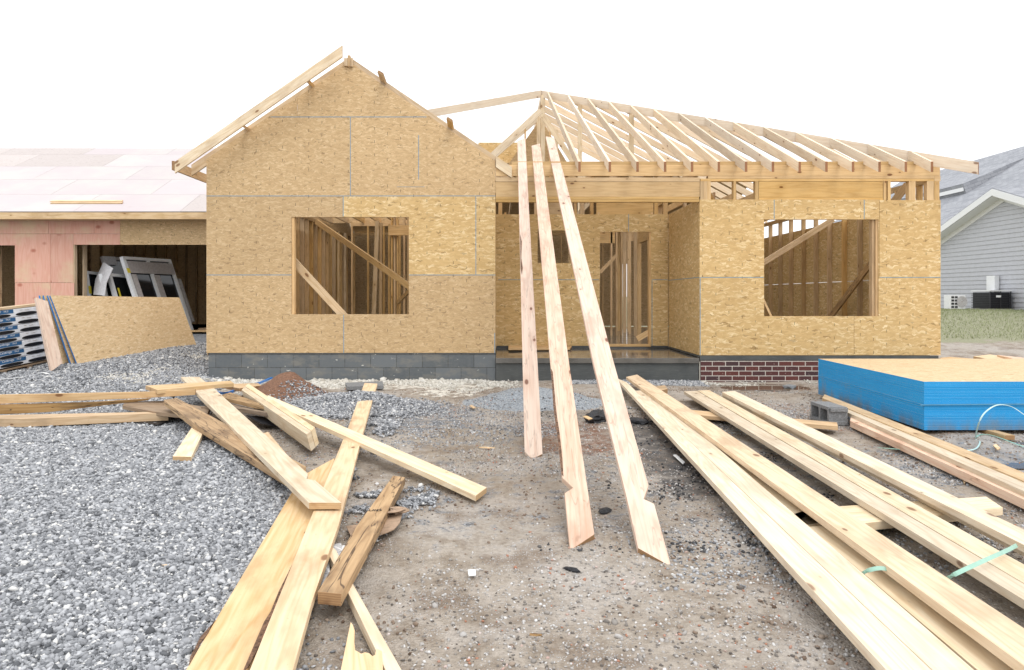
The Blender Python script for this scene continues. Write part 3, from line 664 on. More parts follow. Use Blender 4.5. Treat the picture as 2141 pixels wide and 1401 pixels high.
box('base_flashing', XP-.018, XP-.002, YF-.01, YB-.04, .365, Rz0-.004, M['slabside'], house)
box('threshold', DR[0]+.01, DR[1]-.01, YB-.03, YB+.08, .385, .425, M['stud'], house)
plank('scrap_board', [(1063, 722), (1197, 722), (1192, 728), (1063, 728)], aty(1063, 722, YB-.09), aty(1197, 724, YB-.10), .035, M['golden'], parent=house)
# studs
SW_, SD = .038, .089
def stud(x, y, z0, z1, along='x', lab=None, m='stud', name='stud'):
    if along == 'x': o = box(name, x-SW_/2, x+SW_/2, y, y+SD, z0, z1, M[m], house)
    else: o = box(name, x, x+SD, y-SW_/2, y+SW_/2, z0, z1, M[m], house)
    return o
zt = 3.085
# front wall left wing (inside the sheathing): jambs, sill, header
for x in (WL[0]+.0-.02, WL[1]+.02, -4.4, -3.8, -1.0, -.6, -.12): stud(x, YF+.002, .43, zt)
stud(WL[0]+.021, YF+.002, WL[2]-.05, WL[3]+.02); stud(-2.3, YF+.002, .43, WL[2]-.04)
box('sill_plate', WL[0]-.03, WL[1]+.03, YF+.003, YF+.09, WL[2]-.045, WL[2]-.004, M['stud'], house)
box('header', WL[0]-.05, WL[1]+.05, YF+.003, YF+.09, WL[3]+.004, WL[3]+.24, M['stud'], house)
for x in (WR[0]-.02, WR[1]+.021, 6.74): stud(x, YF+.002, .43, 2.81)
stud(WR[1]-.017, YF+.002, WR[2], WR[3]); stud(WR[1]-.058, YF+.03, WR[2]-.02, WR[3]+.02)
box('sill_plate', WR[0]-.03, WR[1]+.03, YF+.003, YF+.09, WR[2]-.045, WR[2]-.004, M['stud'], house)
box('header', WR[0]-.05, WR[1]+.05, YF+.003, YF+.09, WR[3]+.004, WR[3]+.2, M['stud'], house)
# exposed band above the right wing sheathing
def xb(u0, u1, v0, v1, m='beamw', dy=0.0, dep=.04, name='stud'):
    return box(name, hx_(u0), hx_(u1), YF-.004+dy, YF-.004+dy+dep, hz(max(v0, v1)), hz(min(v0, v1)), M[m], house)
B0 = 418
for u0, u1 in ((1464, 1471), (1471.3, 1478), (1478.3, 1486), (1533.5, 1539), (1579, 1585.5), (1847, 1853), (1856, 1862), (1900, 1914), (1938, 1952), (1953, 1964)): xb(u0, u1, 379, B0+3, 'beamw', 0, .089)
xb(1586.3, 1846, 379.5, 413, 'beamw', .004, .04, 'header'); xb(1586.3, 1846, 413.3, B0+3, 'beamw', .002, .089, 'sill_plate')
xb(1464.5, 1953, 373.6, 378.8, 'beamw', .002, .089, 'top_plate'); xb(1480, 1953, 368.2, 373.3, 'beamw', 0, .089, 'top_plate')
xb(1953.3, 1966, 368.2, 378.8, 'beamw', .001, .089, 'top_plate')
xb(1037, 1965, 345, 367.9, 'beamw', -.002, .038, 'rim_board'); xb(1070, 1965, 337.6, 344.7, 'beamw', .004, .038, 'rim_board')
xb(1036.6, 1461.5, 411.6, 416.4, 'beamw', -.006, .089, 'porch_beam'); xb(1036.6, 1461.5, 416.8, 422.4, 'beamw', -.004, .089, 'porch_beam')
xb(1036.6, 1463, 380, 411.3, 'beamw', 0, .089, 'porch_beam'); xb(1036.6, 1463, 371.3, 379.7, 'beamw', -.006, .089, 'porch_beam')
beam('diagonal_brace', (hx_(1485), YF+.35, hz(378)), (hx_(1506), YF+.36, hz(420)), .09, .038, M['stud'], house)
beam('diagonal_brace', (hx_(1938), YF+.5, hz(375)), (hx_(1905), YF+.6, hz(424)), .12, .038, M['stud'], house)
beam('diagonal_brace', (hx_(1864), YF+.6, hz(405)), (hx_(1910), YF+.6, hz(385)), .12, .038, M['stud'], house)
# porch back wall framing above the sheathing
for u0, u1 in ((1042, 1050), (1117, 1126), (1200, 1206), (1213, 1222), (1234, 1241), (1368, 1376), (1387, 1396), (1430, 1436)): box('stud', px_(u0), px_(u1), YB, YB+.089, zb2-.1, zt, M['stud'], house)
box('header', px_(1247), px_(1366), YB+.002, YB+.05, zb2-.02, pz(424), M['beamw'], house); box('header', px_(1127), px_(1198), YB+.002, YB+.05, zb2-.05, pz(422), M['beamw'], house)
box('top_plate', XR, XP-.02, YB+.001, YB+.089, zt, zt+.076, M['stud'], house)
for x in (DR[0]-.02, DR[1]+.02, SW[0]-.02, SW[1]+.02, .1): stud(x, YB+.001, .385, 2.84)
stud(DR[1]-.012, YB+.001, .43, DR[3], name='door_jamb'); stud(DR[0]+.0-.062, YB+.001, .43, DR[3], name='door_jamb')
box('header', DR[0]-.05, DR[1]+.05, YB+.001, YB+.089, DR[3]+.004, DR[3]+.2, M['stud'], house)
# right side wall studs
for y in (11.0, 11.6, 12.2, 12.82, 13.4, 14.0, 14.6, 15.2, 15.85, 16.45, 17.05, 17.6): stud(XE-.012-SD-.002, y, .385, zt, 'y')
box('top_plate', XE-.012-SD-.002, XE-.014, YF+.1, 17.9, zt, zt+.076, M['beamw'], house)
beam('diagonal_brace', aty(1590, 553, 11.5), aty(1742, 459, 11.6), .089, .038, M['fresh'], house)
beam('diagonal_brace', (6.62, 12.0, hz(536, 12.0)), (6.60, 13.7, hz(668, 13.7)), .12, .038, M['old'], house)
beam('diagonal_brace', aty(1590, 620, 11.6), aty(1612, 668, 11.2), .089, .038, M['stud'], house)
box('header', 3.2, 6.6, 17.86, 17.95, 2.75, 3.08, M['stud'], house)
# left wing side studs
for y in (10.9, 12.1, 13.3, 14.3, *[14.75+.37*i for i in range(16)]): stud(XL+.014, y, .385, zt, 'y')
box('top_plate', XL+.014, XL+.014+SD, YF+.1, 20.8, zt, zt+.076, M['stud'], house)
# partitions
def partition(y, x0, x1, sp, skip=(), gap=0.0, zt_=zt):
    x = x0+.03
    while x < x1:
        if not any(a < x < b for a, b in skip): stud(x, y, .40, zt_)
        x += sp
    box('top_plate', x0, x1, y, y+SD, zt_, zt_+.076, M['stud'], house); box('sole_plate', x0, x1, y, y+SD, .386, .40, M['stud'], house)
partition(17.3, -3.78, -.2, .405, ((-1.9, -1.6),))
partition(20.0, -4.3, 6.6, .405, ((-1.2, -.5), (1.9, 2.55), (4.2, 4.9)))
for y in (12.9, 13.3, 14.9, 15.3, 16.1): stud(-1.32, y, .385, zt, 'y')
box('top_plate', -1.32, -1.32+SD, 12.6, 17.2, zt, zt+.076, M['stud'], house)
for y in (13.1, 13.5, 13.9, 14.4, 15.5, 15.9, 16.7, 17.3, 18.1): stud(3.12, y, .385, zt, 'y')
box('top_plate', 3.12, 3.12+SD, 12.6, 18.6, zt, zt+.076, M['stud'], house); box('header', 3.12, 3.2, 14.45, 15.4, 2.5, 2.74, M['stud'], house)
for x, y in ((2.62, 16.0), (2.74, 16.0), (2.86, 16.0), (-1.2, 17.2), (-1.12, 17.2), (-2.05, 17.2), (-1.95, 17.18)): stud(x, y, .385, zt)
box('header', -1.1, -.2, 14.6, 14.7, 2.62, 2.9, M['stud'], house)
sheet_panel('sheathing_panel', 'xz', 19.0, 1.9, 2.6, .4, 2.84, (), TH, T_, house); box('header', 1.7, 2.7, 16.0, 16.09, 2.55, 2.84, M['stud'], house)
x = XL+.02
for x1_ in (-2.1, .34, 2.78, 5.2, XE-.02): sheet_panel('sheathing_panel', 'xz', 20.92, x+gp, x1_-gp, .4, 3.2, ((3.66, 3.9, .2, 2.3),), TH, T_, house); x = x1_
for ya_, yb2 in ((17.9, 20.9),):
    sheet_panel('sheathing_panel', 'yz', XE-TH, ya_, yb2, .4, 2.84, (), TH, O_, house); sheet_panel('sheathing_panel', 'yz', XL, ya_, yb2, .4, 3.1, (), TH, T_, house)
for x0_, x1_ in ((XL+.05, -1.4), (-1.39, 1.4), (1.41, 4.1), (4.11, XE-.05)):
    a = Vector((x0_, 21.3, 3.18)); b_ = Vector((x0_, 17.62, 4.74)); dx_ = Vector((x1_-x0_-.004, 0, 0)); d = (b_-a).normalized()
    bm_obj('roof_sheathing', prism([a, b_, b_+dx_, a+dx_], Vector((0, d.z, -d.y))*-1, .013, a, Vector((1, 0, 0)), d), [T_, T_], house)
sheet_panel('sheathing_panel', 'yz', XL+.002, 14.5, 20.9, 3.105, 3.7, (), TH, T_, house)
sheet_panel('ceiling_board', 'xz', 17.39, -4.4, -.2, 3.17, 3.45, (), .02, T_, house)
beam('diagonal_brace', aty(661, 463, 13.0), aty(858, 600, 11.2), .10, .038, M['stud'], house)
beam('diagonal_brace', aty(608, 540, 10.80), aty(722, 664, 10.74), .12, .03, M['fresh'], house)
for u, yy_ in ((819, 15.0), (825, 15.0), (831, 15.0), (845, 15.4), (853, 15.4), (813, 16.9)): stud(hx_(u, yy_), yy_, .385, zt)
box('header', hx_(812, 14.95), hx_(875, 14.95), 14.94, 14.985, hz(492, 14.95), hz(471, 14.95), M['stud'], house)
for u in (648, 662, 677, 691, 705, 719): yy_ = 17.0+(u-648)*.03; box('stud', hx_(u, yy_), hx_(u, yy_)+.06, yy_, yy_+.038, .385, zt, M['fresh'], house)
beam('slanted_stud', aty(789, 462, 16.6), aty(781, 672, 16.6), .10, .038, M['fresh'], house, up=(1, 0, 0)); beam('slanted_stud', aty(797, 466, 16.7), aty(795, 672, 16.7), .06, .038, M['stud'], house, up=(1, 0, 0))
beam('diagonal_brace', (-1.25, 16.9, 2.9), (-1.0, 16.8, .5), .14, .038, M['stud'], house, up=(1, 0, 0))
beam('diagonal_brace', aty(1254, 570, 15.5), aty(1290, 533, 15.5), .07, .038, M['stud'], house)
beam('diagonal_brace', aty(1332, 709, YB+.12), aty(1362, 692, YB+.10), .10, .03, M['fresh'], house)
beam('diagonal_brace', aty(832, 632, 15), aty(858, 606, 14), .09, .038, M['stud'], house)
# ceiling joists
for i in range(11):
    x = XL+.25+i*.405
    box('ceiling_joist', x, x+SW_, YF+.1, 17.4, zt+.078, zt+.215, M['stud'], house)
for i in range(8):
    x = XR+.28+i*.405
    box('ceiling_joist', x, x+SW_, YF+.045, YB+.5 if i % 2 else 16.9, zt+.078, zt+.215, M['fresh'], house)
for i in range(9):
    x = XP+.2+i*.405
    box('ceiling_joist', x, x+SW_, YB+.6, 17.9, zt+.078, zt+.215, M['stud'], house)
box('ceiling_joist', -4.4, 6.6, 17.42, 17.46, zt+.09, zt+.3, M['stud'], house)
# gable roof of the left wing
def gr_(side, y, name='gable_rafter', m='fresh', xo=None, label=None):
    xt = hx_(400) if side < 0 else hx_(1070)
    a = Vector((XPK+side*.019, y, roof_z(XPK)-.084)); b_ = Vector((xt, y, roof_z(xt)-.084))
    return beam(name, a, b_, .14, .038, M[m], house, plumb=True, label=label)
for y in (YF+.021,): gr_(-1, y); gr_(1, y)
beam('rafter_tail', Vector((hx_(1037), YF-.027, roof_z(hx_(1037))-.084)), Vector((hx_(1070), YF-.027, roof_z(hx_(1070))-.084)), .14, .036, M['pine'], house, plumb=True)
for i in range(1, 9):
    y = YF+.02+i*.61; gr_(-1, y); gr_(1, y) if y < 12.2 else None
box('ridge_beam', XPK-.019, XPK+.019, YF-.06, 16.0, ZPK-.15, ZPK+.02, M['fresh'], house)
box('ridge_block', XPK-.075, XPK-.022, YF-.05, YF-.015, ZPK-.14, ZPK-.02, M['fresh'], house); box('ridge_block', XPK+.022, XPK+.06, YF-.05, YF-.015, ZPK-.15, ZPK-.02, M['fresh'], house)
YG = 10.26
a = aty(716, 96, YG); b_ = aty(366.5, 339, YG); a.z -= .084; b_.z -= .084
beam('barge_rafter', a, b_, .14, .038, M['pine'], house, plumb=True)
xf = hx_(366, YG)-.021
box('sub_fascia', xf-.019, xf+.019, YG-.02, 17.5, hz(356, YG), hz(337, YG), M['golden'], house)
def lookout(u, v, side, proud=.0):
    y0, y1 = YF-.27, YF+.05; x = hx_(u, y1); c = Vector((x, y0, roof_z(x)-.01+proud)); c2 = Vector((x, y1, roof_z(x)-.01+proud))
    n = Vector((-side*PITCH, 0, 1)).normalized() if side < 0 else Vector((PITCH, 0, 1)).normalized()
    beam('lookout', c, c2, .038, .089, M['stud'], house, up=n)
lookout(654, 165, -1, -.02); lookout(520, 255, -1, -.02)
def rlook(u):
    y0, y1 = YF-.30, YF+.03; x = hx_(u, y1); n = Vector((PITCH, 0, 1)).normalized()
    beam('lookout', Vector((x, y0, roof_z(x)+.03)), Vector((x, y1, roof_z(x)-.02)), .089, .038, M['stud'], house, up=Vector((1, 0, -PITCH)).normalized())
rlook(803); rlook(943)
# hip roof of the right wing
YE, ZE = 10.15, 3.315
AX, AY, AZ = 1.05, 17.0, 6.42; CX, CY = 6.95, YE
def hip_pt(x): t = (x-AX)/(CX-AX); return Vector((x, AY+(CY-AY)*t, AZ+(ZE+.02-AZ)*t))
H = .19
def lower(p, d): return Vector((p.x, p.y, p.z-d))
ua = (1211.6, 1275, 1333, 1390.6, 1447, 1503, 1560, 1616, 1672, 1728, 1783.5, 1839, 1894, 1948.6)
for i, u in enumerate(ua):
    x = (u-U0)*YE/F; hp = hip_pt(x+.02); d0 = Vector((x, YE, ZE)); slope = (hp.z-ZE)/(hp.y-YE)
    beam('jack_rafter', lower(d0, .085), lower(Vector((x, hp.y-.02, hp.z-.0)), .085), .14, .038, M['rafter'], house, plumb=True)
hv = (Vector((CX, CY, ZE))-Vector((AX, AY, AZ))).normalized()
beam('hip_rafter', lower(Vector((AX, AY, AZ+.02)), .10), lower(Vector((CX, CY, ZE+.02))+hv*.15, .10), .17, .04, M['rafter'], house, plumb=True)
# left hip board from the apex toward the gable
beam('hip_rafter', lower(Vector((AX-.03, AY-.02, AZ+.02)), .10), Vector((-2.05, 14.6, AZ-1.30)), .17, .04, M['rafter'], house, plumb=True)
box('ridge_beam', AX-.019, AX+.019, AY, 20.6, AZ-.2, AZ+.0, M['rafter'], house)
y = 10.75
while y < 20.5:
    if y < AY:
        t = (AY-y)/(AY-CY); hp = Vector((AX+(CX-AX)*t, y, AZ+(ZE-AZ)*t))
    else: hp = Vector((AX+.02, y, AZ-.02))
    if XE+.05-hp.x > .35: beam('jack_rafter', lower(hp, .085), lower(Vector((XE+.02, y, ZE+.02)), .085), .14, .038, M['rafter'], house, plumb=True)
    y += .61
beam('king_post', (AX+.02, 16.95, zt+.1), (AX+.02, 16.95, AZ-.12), .10, .038, M['pine'], house, up=(1, 0, 0))
beam('king_post', (AX+.85, 16.2, zt+.1), (AX+.85, 16.2, AZ-.55), .10, .038, M['pine'], house, up=(1, 0, 0))
beam('king_post', (hx_(1320, 14.3), 14.3, zt+.1), (hx_(1320, 14.3), 14.3, 5.1), .10, .038, M['pine'], house, up=(1, 0, 0))
# inner steep gable behind
ap = aty(1131, 236, 17.4); bl = aty(1020, 345, 17.4); br_ = aty(1222, 372, 17.4)
bm = bmesh.new(); vs = [bm.verts.new(p) for p in (ap+Vector((0, .1, -.12)), bl+Vector((0, .1, -.7)), br_+Vector((0, .1, -.3)))]
bm.faces.new(vs); r = bmesh.ops.extrude_face_region(bm, geom=bm.faces[:]); [setattr(e, 'co', e.co+Vector((0, .02, 0))) for e in r['geom'] if isinstance(e, bmesh.types.BMVert)]
uvl = bm.loops.layers.uv.verify()
for f in bm.faces:
    for l in f.loops: l[uvl].uv = (l.vert.co.x, l.vert.co.z)
bm_obj('inner_gable_panel', bm, T_, house)
bl2 = aty(1020, 334, 16.6); bl3 = aty(1020, 338, 17.3)
beam('inner_rafter', aty(1131, 231, 16.6), bl2, .14, .038, M['pine'], house, up=(0, 0, 1)); beam('inner_rafter', aty(1130, 243, 17.3), bl3, .12, .038, M['pine'], house)
beam('inner_rafter', aty(1136, 243, 16.7), aty(1222, 374, 16.7), .13, .038, M['pine'], house)
for u, v in ((1098, 262), (1126, 238), (1150, 262), (1163, 266)): beam('inner_stud', aty(u, 400, 17.2), aty(u, v+6, 17.2), .085 if u in (1126, 1163) else .04, .04, M['pine' if u in (1126, 1163) else 'stud'], house, up=(1, 0, 0))
sheet_panel('sheathing_panel', 'xz', 18.2, hx_(1000, 18.2), hx_(1083, 18.2), hz(345, 18.2), hz(298, 18.2), (), TH, O_, house)
# ------------------------------------------------------------------ garage wing
YGA = 16.0; k = YGA
gar = empty('garage', (-9, YGA, .2), 'long garage wing clad in pink plywood under a pale decked roof', 'garage')
def ax_(u): return hx_(u, YGA)
def az_(v): return hz(v, YGA)
OP = (ax_(155), -5.05, 0.2, az_(512)); OL = (-14.5, ax_(31), .2, az_(513)); OPS = [OP, OL]
def gpan(x0, x1, z0, z1, m='pinkply'): return sheet_panel('wall_panel', 'xz', YGA, x0+.003, x1-.003, z0+.003, z1-.003, OPS, .015, M[m], gar)
zt0, zt1, zt2, zt3 = az_(458), az_(489), az_(591), .1
for x0, x1 in ((-17, ax_(-60)), (ax_(-60), ax_(101)), (ax_(101), ax_(197)), (ax_(197), ax_(251))): gpan(x0, x1, zt1, zt0+.1)
gpan(ax_(251), -4.68, OP[3]+.0, zt0+.1, 'osb_tan')
gpan(ax_(153), ax_(251), OP[3], zt1)
for x0, x1 in ((-17, -14.6), (-14.6, ax_(-60)), (ax_(-60), ax_(106)), (ax_(106), ax_(153))): gpan(x0, x1, zt2, zt1)
for x0, x1 in ((-17, -14.6), (ax_(31), ax_(106)), (ax_(106), ax_(155))): gpan(x0, x1, zt3, zt2)
gpan(-5.05, -4.68, .1, OP[3], 'osb_tan')
for x in (OP[0]-.04, OP[0]-.085, OL[1]+.045): box('door_post', x, x+.038, YGA+.016, YGA+.12, .3, OP[3], M['fresh'], gar)
box('door_post', OP[0]+.012, OP[0]+.05, YGA+.3, YGA+.42, .3, 2.9, M['fresh'], gar)
box('floor_slab', -17, -4.68, YGA+.02, 23.4, 0, .42, [M['slabside']], gar); box('back_wall', -17, -4.68, 23.4, 23.5, .1, 3.1, M['osb_tan'], gar)
box('end_wall', -17.1, -17, YGA, 23.5, .1, 3.1, M['osb_tan'], gar); box('end_wall', -4.66, -4.6, YGA, 23.5, .1, 3.1, M['osb_tan'], gar)
for i in range(26): x = -12.6+i*.33; box('stud', x, x+.04, 21.6, 21.69, .42, 3.05, M['old'], gar)
sheet_panel('inner_wall', 'xz', 21.7, -16.9, -4.7, .42, 3.1, (), .02, T_, gar)
for i in range(8): y = 16.6+i*.6; box('stud', -12.2, -12.11, y, y+.04, .42, 3.05, M['old'], gar)
sheet_panel('inner_wall', 'yz', -12.22, 16.2, 21.6, .42, 3.1, (), .02, T_, gar)
YEV = 15.58; zE = hz(444, YEV)
box('fascia', -18, -4.75, YEV, YEV+.038, hz(458, YEV), zE, M['fresh'], gar); box('soffit', -18, -4.75, YEV+.04, YGA-.002, hz(458, YEV)+.01, hz(458, YEV)+.022, M['fresh'], gar)
RP = .5; YRD = YEV+(hz(312, 20.6)-zE)/RP; YRD = 20.6; RP = (hz(311, YRD)-zE)/(YRD-YEV)
L = math.hypot(YRD-YEV, RP*(YRD-YEV)); rd = Vector((0, YRD-YEV, RP*(YRD-YEV))).normalized(); rn = Vector((0, -rd.z, rd.y))
def deck(x0, x1, s0, s1, m, side=1):
    A = Vector((0, YEV-.01, zE+.02)); q = lambda x, s: A+rd*s+Vector((x, 0, 0))
    pts = [q(x0+.004, s0+.004), q(x1-.004, s0+.004), q(x1-.004, s1-.004), q(x0+.004, s1-.004)]
    o = bm_obj('roof_panel', prism(pts, rn, .015, A, Vector((1, 0, 0)), rd), [m, m], gar)
rowm = ['osb_roof', 'pinkroof', 'pinkroof', 'osb_roof', 'pinkroof']
for r_ in range(5):
    s0, s1 = r_*1.22, min((r_+1)*1.22, L); x = -19.5+(r_ % 2)*1.22; j = 0
    while x < -4.6:
        x1 = min(x+2.44, -4.6)
        m = 'osb_roof' if (r_ == 0 and x > -9.5) or (r_ >= 3 and x < -12.5) else 'pinkroof'
        deck(x, x1, s0, s1, M[m]); x = x1; j += 1
box('roof_underlay', -19.4, -4.6, YRD-.02, YRD+.02, zE, hz(312, YRD)-.1, M['osb_roof'], gar)
bm = bmesh.new(); vs = [bm.verts.new(p) for p in ((-19.4, YRD+.01, hz(312, YRD)+.02), (-4.6, YRD+.01, hz(312, YRD)+.02), (-4.6, 25.5, 3.2), (-19.4, 25.5, 3.2))]; bm.faces.new(vs); bm_obj('roof_back', bm, M['pinkroof'], gar)
# loose cleats lying on the garage roof
for i, (v, dz_) in enumerate(((422, 0), (428, 0))):
    y = 16.02+.12*(1-i); z = zE+.02+RP*(y-YEV)+.03
    beam_o = bm_obj('roof_cleat', prism([Vector((hx_(104+i, y), y, z)), Vector((hx_(255, y), y, z)), Vector((hx_(254, y), y+.07, z+.035)), Vector((hx_(106, y), y+.07, z+.035))], Vector((0, -.45, .9)), .035, Vector((-10, y, z)), Vector((1, 0, 0)), Vector((0, .9, .45))), M['fresh' if i == 0 else 'golden'])
    tag(beam_o, ['upper pale wood strip lying on the pink garage roof', 'lower orange toned wood strip lying on the pink garage roof'][i], 'wood strip', 'wood strips on the garage roof')
# ------------------------------------------------------------------ neighbouring house on the right
XN = 17.2; GZN = .85; YP = 23.25
nb = empty('neighbour_house', (XN+3, YP, GZN), 'finished grey lap sided house with white trim and shingle roof', 'house')
def wall_top(y): return 4.7-.37*abs(y-YP)
y0w, y1w = 16.0, 34.0
bm = bmesh.new(); z = GZN-.05; i = 0; uvl = bm.loops.layers.uv.verify()
while z < 4.6:
    z1 = z+.155
    hi = (4.72-z)/.37; ya, yb_ = max(y0w, YP-hi) if z > 3.3 else y0w, min(y1w, YP+hi) if z > 3.3 else y1w
    
    q = [Vector((XN-.022, ya, z)), Vector((XN-.022, yb_, z)), Vector((XN, yb_, z1)), Vector((XN, ya, z1))]
    v = [bm.verts.new(p) for p in q]; bm.faces.new(v)
    w_ = [bm.verts.new(p) for p in (Vector((XN-.022, ya, z)), Vector((XN-.022, yb_, z)), Vector((XN, yb_, z)), Vector((XN, ya, z)))]; bm.faces.new(w_)
    z = z1
bm_obj('siding_wall', bm, M['siding'], nb)
box('wall_core', XN+.004, XN+7, y0w, y1w, .3, 3.6, M['siding'], nb)
def slab(name, pts, n, th, m, A=None, d=None, h=None, parent=nb):
    pts = [Vector(p) for p in pts]; n = Vector(n).normalized(); d = Vector(d or (0, 1, 0)).normalized(); h = n.cross(d)
    return bm_obj(name, prism(pts, n, th, pts[0], d, h), [m, m], parent)
RS = .6; XEa = XN-.45
def zr(x): return 3.62+RS*(x-XEa)
XRg = 24.7
slab('main_roof', [(XEa, 14, zr(XEa)), (XEa, YP-3.75, zr(XEa)), (XEa+2.28, YP, zr(XEa+2.28)), (XEa, YP+3.75, zr(XEa)), (XEa, 42, zr(XEa)), (XRg, 42, zr(XRg)), (XRg, 14, zr(XRg))], (-RS, 0, 1), .05, M['shingle'])
slab('main_roof', [(XRg, 14, zr(XRg)), (XRg, 42, zr(XRg)), (XRg+8, 42, zr(XEa)), (XRg+8, 14, zr(XEa))], (RS, 0, 1), .05, M['shingle'])
# cross gable over the side wall
XO = XN-.42; zp = 5.0; gs = .37
for sd_ in (-1, 1):
    yo = YP+sd_*4.3; zo = zp-gs*4.3
    pts = [(XO, YP, zp), (XO, yo, zo), (XN+3.6, yo, zo), (XN+3.6, YP, zp)]
    slab('gable_roof', pts, (0, sd_*gs, 1), .05, M['shingle'], d=(1, 0, 0))
    slab('rake_board', [(XO-.02, YP, zp-.03), (XO-.02, yo, zo-.03), (XO-.02, yo, zo-.26), (XO-.02, YP, zp-.26)], (-1, 0, 0), .03, M['trim'], d=(0, 1, -gs*sd_))
    slab('soffit', [(XO+.01, YP, zp-.27), (XO+.01, yo, zo-.27), (XN+.01, yo, zo-.27), (XN+.01, YP, zp-.27)], (0, 0, 1), .012, M['trim'], d=(0, 1, 0))
    slab('frieze_board', [(XN-.03, YP, zp-.27), (XN-.03, yo, zo-.27), (XN-.03, yo, zo-.46), (XN-.03, YP, zp-.46)], (-1, 0, 0), .02, M['trim'], d=(0, 1, -gs*sd_))
# shed dormer further back
XD = 20.6
box('dormer_wall', XD, XD+.8, 30.2, 36, 5.5, 6.0, M['teal'], nb)
slab('dormer_fascia', [(XD-.3, 29.9, 6.2), (XD-.3, 36.4, 6.2), (XD-.3, 36.4, 5.92), (XD-.3, 29.9, 5.92)], (-1, 0, 0), .03, M['trim'])
slab('dormer_roof', [(XD-.35, 29.85, 6.23), (XD-.35, 36.4, 6.23), (XD+2.3, 36.4, 7.36), (XD+2.3, 29.85, 7.36)], (-.35, 0, 1), .6, M['shingle'])
bx_ = box('utility_box', XN-.20, XN-.03, 23.45, 23.85, 1.52, 2.02, M['white'], nb, .008)
for dy in (.12, .26): box('conduit', XN-.13, XN-.09, 23.45+dy, 23.49+dy, 1.18, 1.515, M['steel'], nb)
# outdoor units
Z_ = float(gz(16.3, 23.0))
ac = empty('air_conditioner', (16.4, 22.9, Z_), 'dark slatted outdoor air conditioner beside the neighbour wall', 'air conditioner')
x0, x1, y0, y1, z0, z1 = 15.75, 16.75, 22.75, 23.65, Z_+.0, Z_+.62
x0 = hx_(2033, 23.6); x1 = hx_(2112, 22.8)
box('coil_core', x0+.03, x1-.03, y0+.03, y1-.03, z0+.04, z1-.03, M['black'], ac)
for i in range(9):
    zz = z0+.06+i*.058; box('louvre', x0, x1, y0, y1, zz, zz+.02, M['metal_dark'], ac)
for xx_ in (x0, (x0+x1)/2-.01, x1-.025): box('corner_rail', xx_-.002, xx_+.027, y0-.006, y0+.02, z0+.02, z1, M['metal_dark'], ac)
box('top_cover', x0-.02, x1+.02, y0-.02, y1+.02, z1, z1+.04, M['trim'], ac, .006); box('base_pan', x0-.03, x1+.03, y0-.03, y1+.03, z0-.06, z0+.035, M['screen'], ac)
box('name_plate', x0+.2, x0+.36, y0-.012, y0-.004, z1-.2, z1-.13, M['paper'], ac)
ms = empty('heat_pump', (hx_(1995, 23.2), 23.2, Z_), 'small white outdoor heat pump with a round fan grille', 'heat pump')
x0, x1 = hx_(1974, 23.5), hx_(2019, 23.2)
box('casing', x0, x1, 23.2, 23.52, Z_+.02, Z_+.50, M['white'], ms, .01)
def cyl(name, c, r, dep, ax, mats, parent, seg=28, rin=0.0):
    bm = bmesh.new(); ax = Vector(ax).normalized(); u = ax.orthogonal().normalized(); v = ax.cross(u); c = Vector(c)
    rings = []
    for (rr, t) in ((rin, 0), (r, 0), (r, dep), (rin, dep)):
        rings.append([bm.verts.new(c+ax*t+(u*math.cos(a)+v*math.sin(a))*rr) for a in [2*math.pi*i/seg for i in range(seg)]] if rr > 0 else [bm.verts.new(c+ax*t)])
    def br(a, b):
        for i in range(seg):
            p = [a[i % len(a)], a[(i+1) % len(a)], b[(i+1) % len(b)], b[i % len(b)]]; q = []
            for e in p:
                if e not in q: q.append(e)
            if len(q) > 2: bm.faces.new(q)
    br(rings[0], rings[1]); br(rings[1], rings[2]); br(rings[2], rings[3])
    if rin: br(rings[3], rings[0])
    return bm_obj(name, bm, mats, parent)
fc = Vector(((x0+x1)/2+.14, 23.198, Z_+.27))
fan = cyl('fan_opening', fc, .19, .004, (0, -1, 0), M['screen'], ms)
for r_ in (.05, .09, .13, .17): cyl('grille_ring', fc+Vector((0, -.008, 0)), r_+.006, .006, (0, -1, 0), M['white'], fan, rin=r_-.004)
for i in range(4):
    for j in range(2): box('vent', x0+.05+j*.12, x0+.14+j*.12, 23.19, 23.199, Z_+.06+i*.11, Z_+.13+i*.11, M['metal_dark'], ms)
# ------------------------------------------------------------------ blue-edged chipboard stack
def pxpt(u, v, z): return atz(u, v, z)
st = empty('sheet_stack', (5.5, 7.6, 0), 'waist low stack of chipboard sheets with bright blue painted edges', 'sheet stack')
A_ = atz(1932, 798, .50); Bk = atz(1711, 750, .50); dirv = (Bk-A_); dirv.z = 0
bm = bmesh.new(); uvl = bm.loops.layers.uv.verify(); rr = random.Random(3); nS = 42; hS = .455/nS
bm2 = bmesh.new()
for i in range(nS):
    jx, jy = rr.uniform(-.0014, .0014), rr.uniform(-.0014, .0014); z0 = .045+i*hS; z1 = z0+hS*.98
    if i == 21: jx -= .004; jy -= .004
    base = [Vector((A_.x+jx, A_.y+jy, 0)), Vector((A_.x+3.3, A_.y+jy+.02, 0)), Vector((Bk.x+3.3, Bk.y+jy, 0)), Vector((Bk.x+jx, Bk.y+jy, 0))]
    lo = [bm.verts.new(p+Vector((0, 0, z0))) for p in base]; hi = [bm.verts.new(p+Vector((0, 0, z1))) for p in base]
    for k_ in range(4): f = bm.faces.new((lo[k_], lo[(k_+1) % 4], hi[(k_+1) % 4], hi[k_])); f.material_index = 0
    f = bm.faces.new(hi); f.material_index = 1; f = bm.faces.new(lo[::-1]); f.material_index = 1
for f in bm.faces:
    for l in f.loops: l[uvl].uv = (l.vert.co.x, l.vert.co.y)
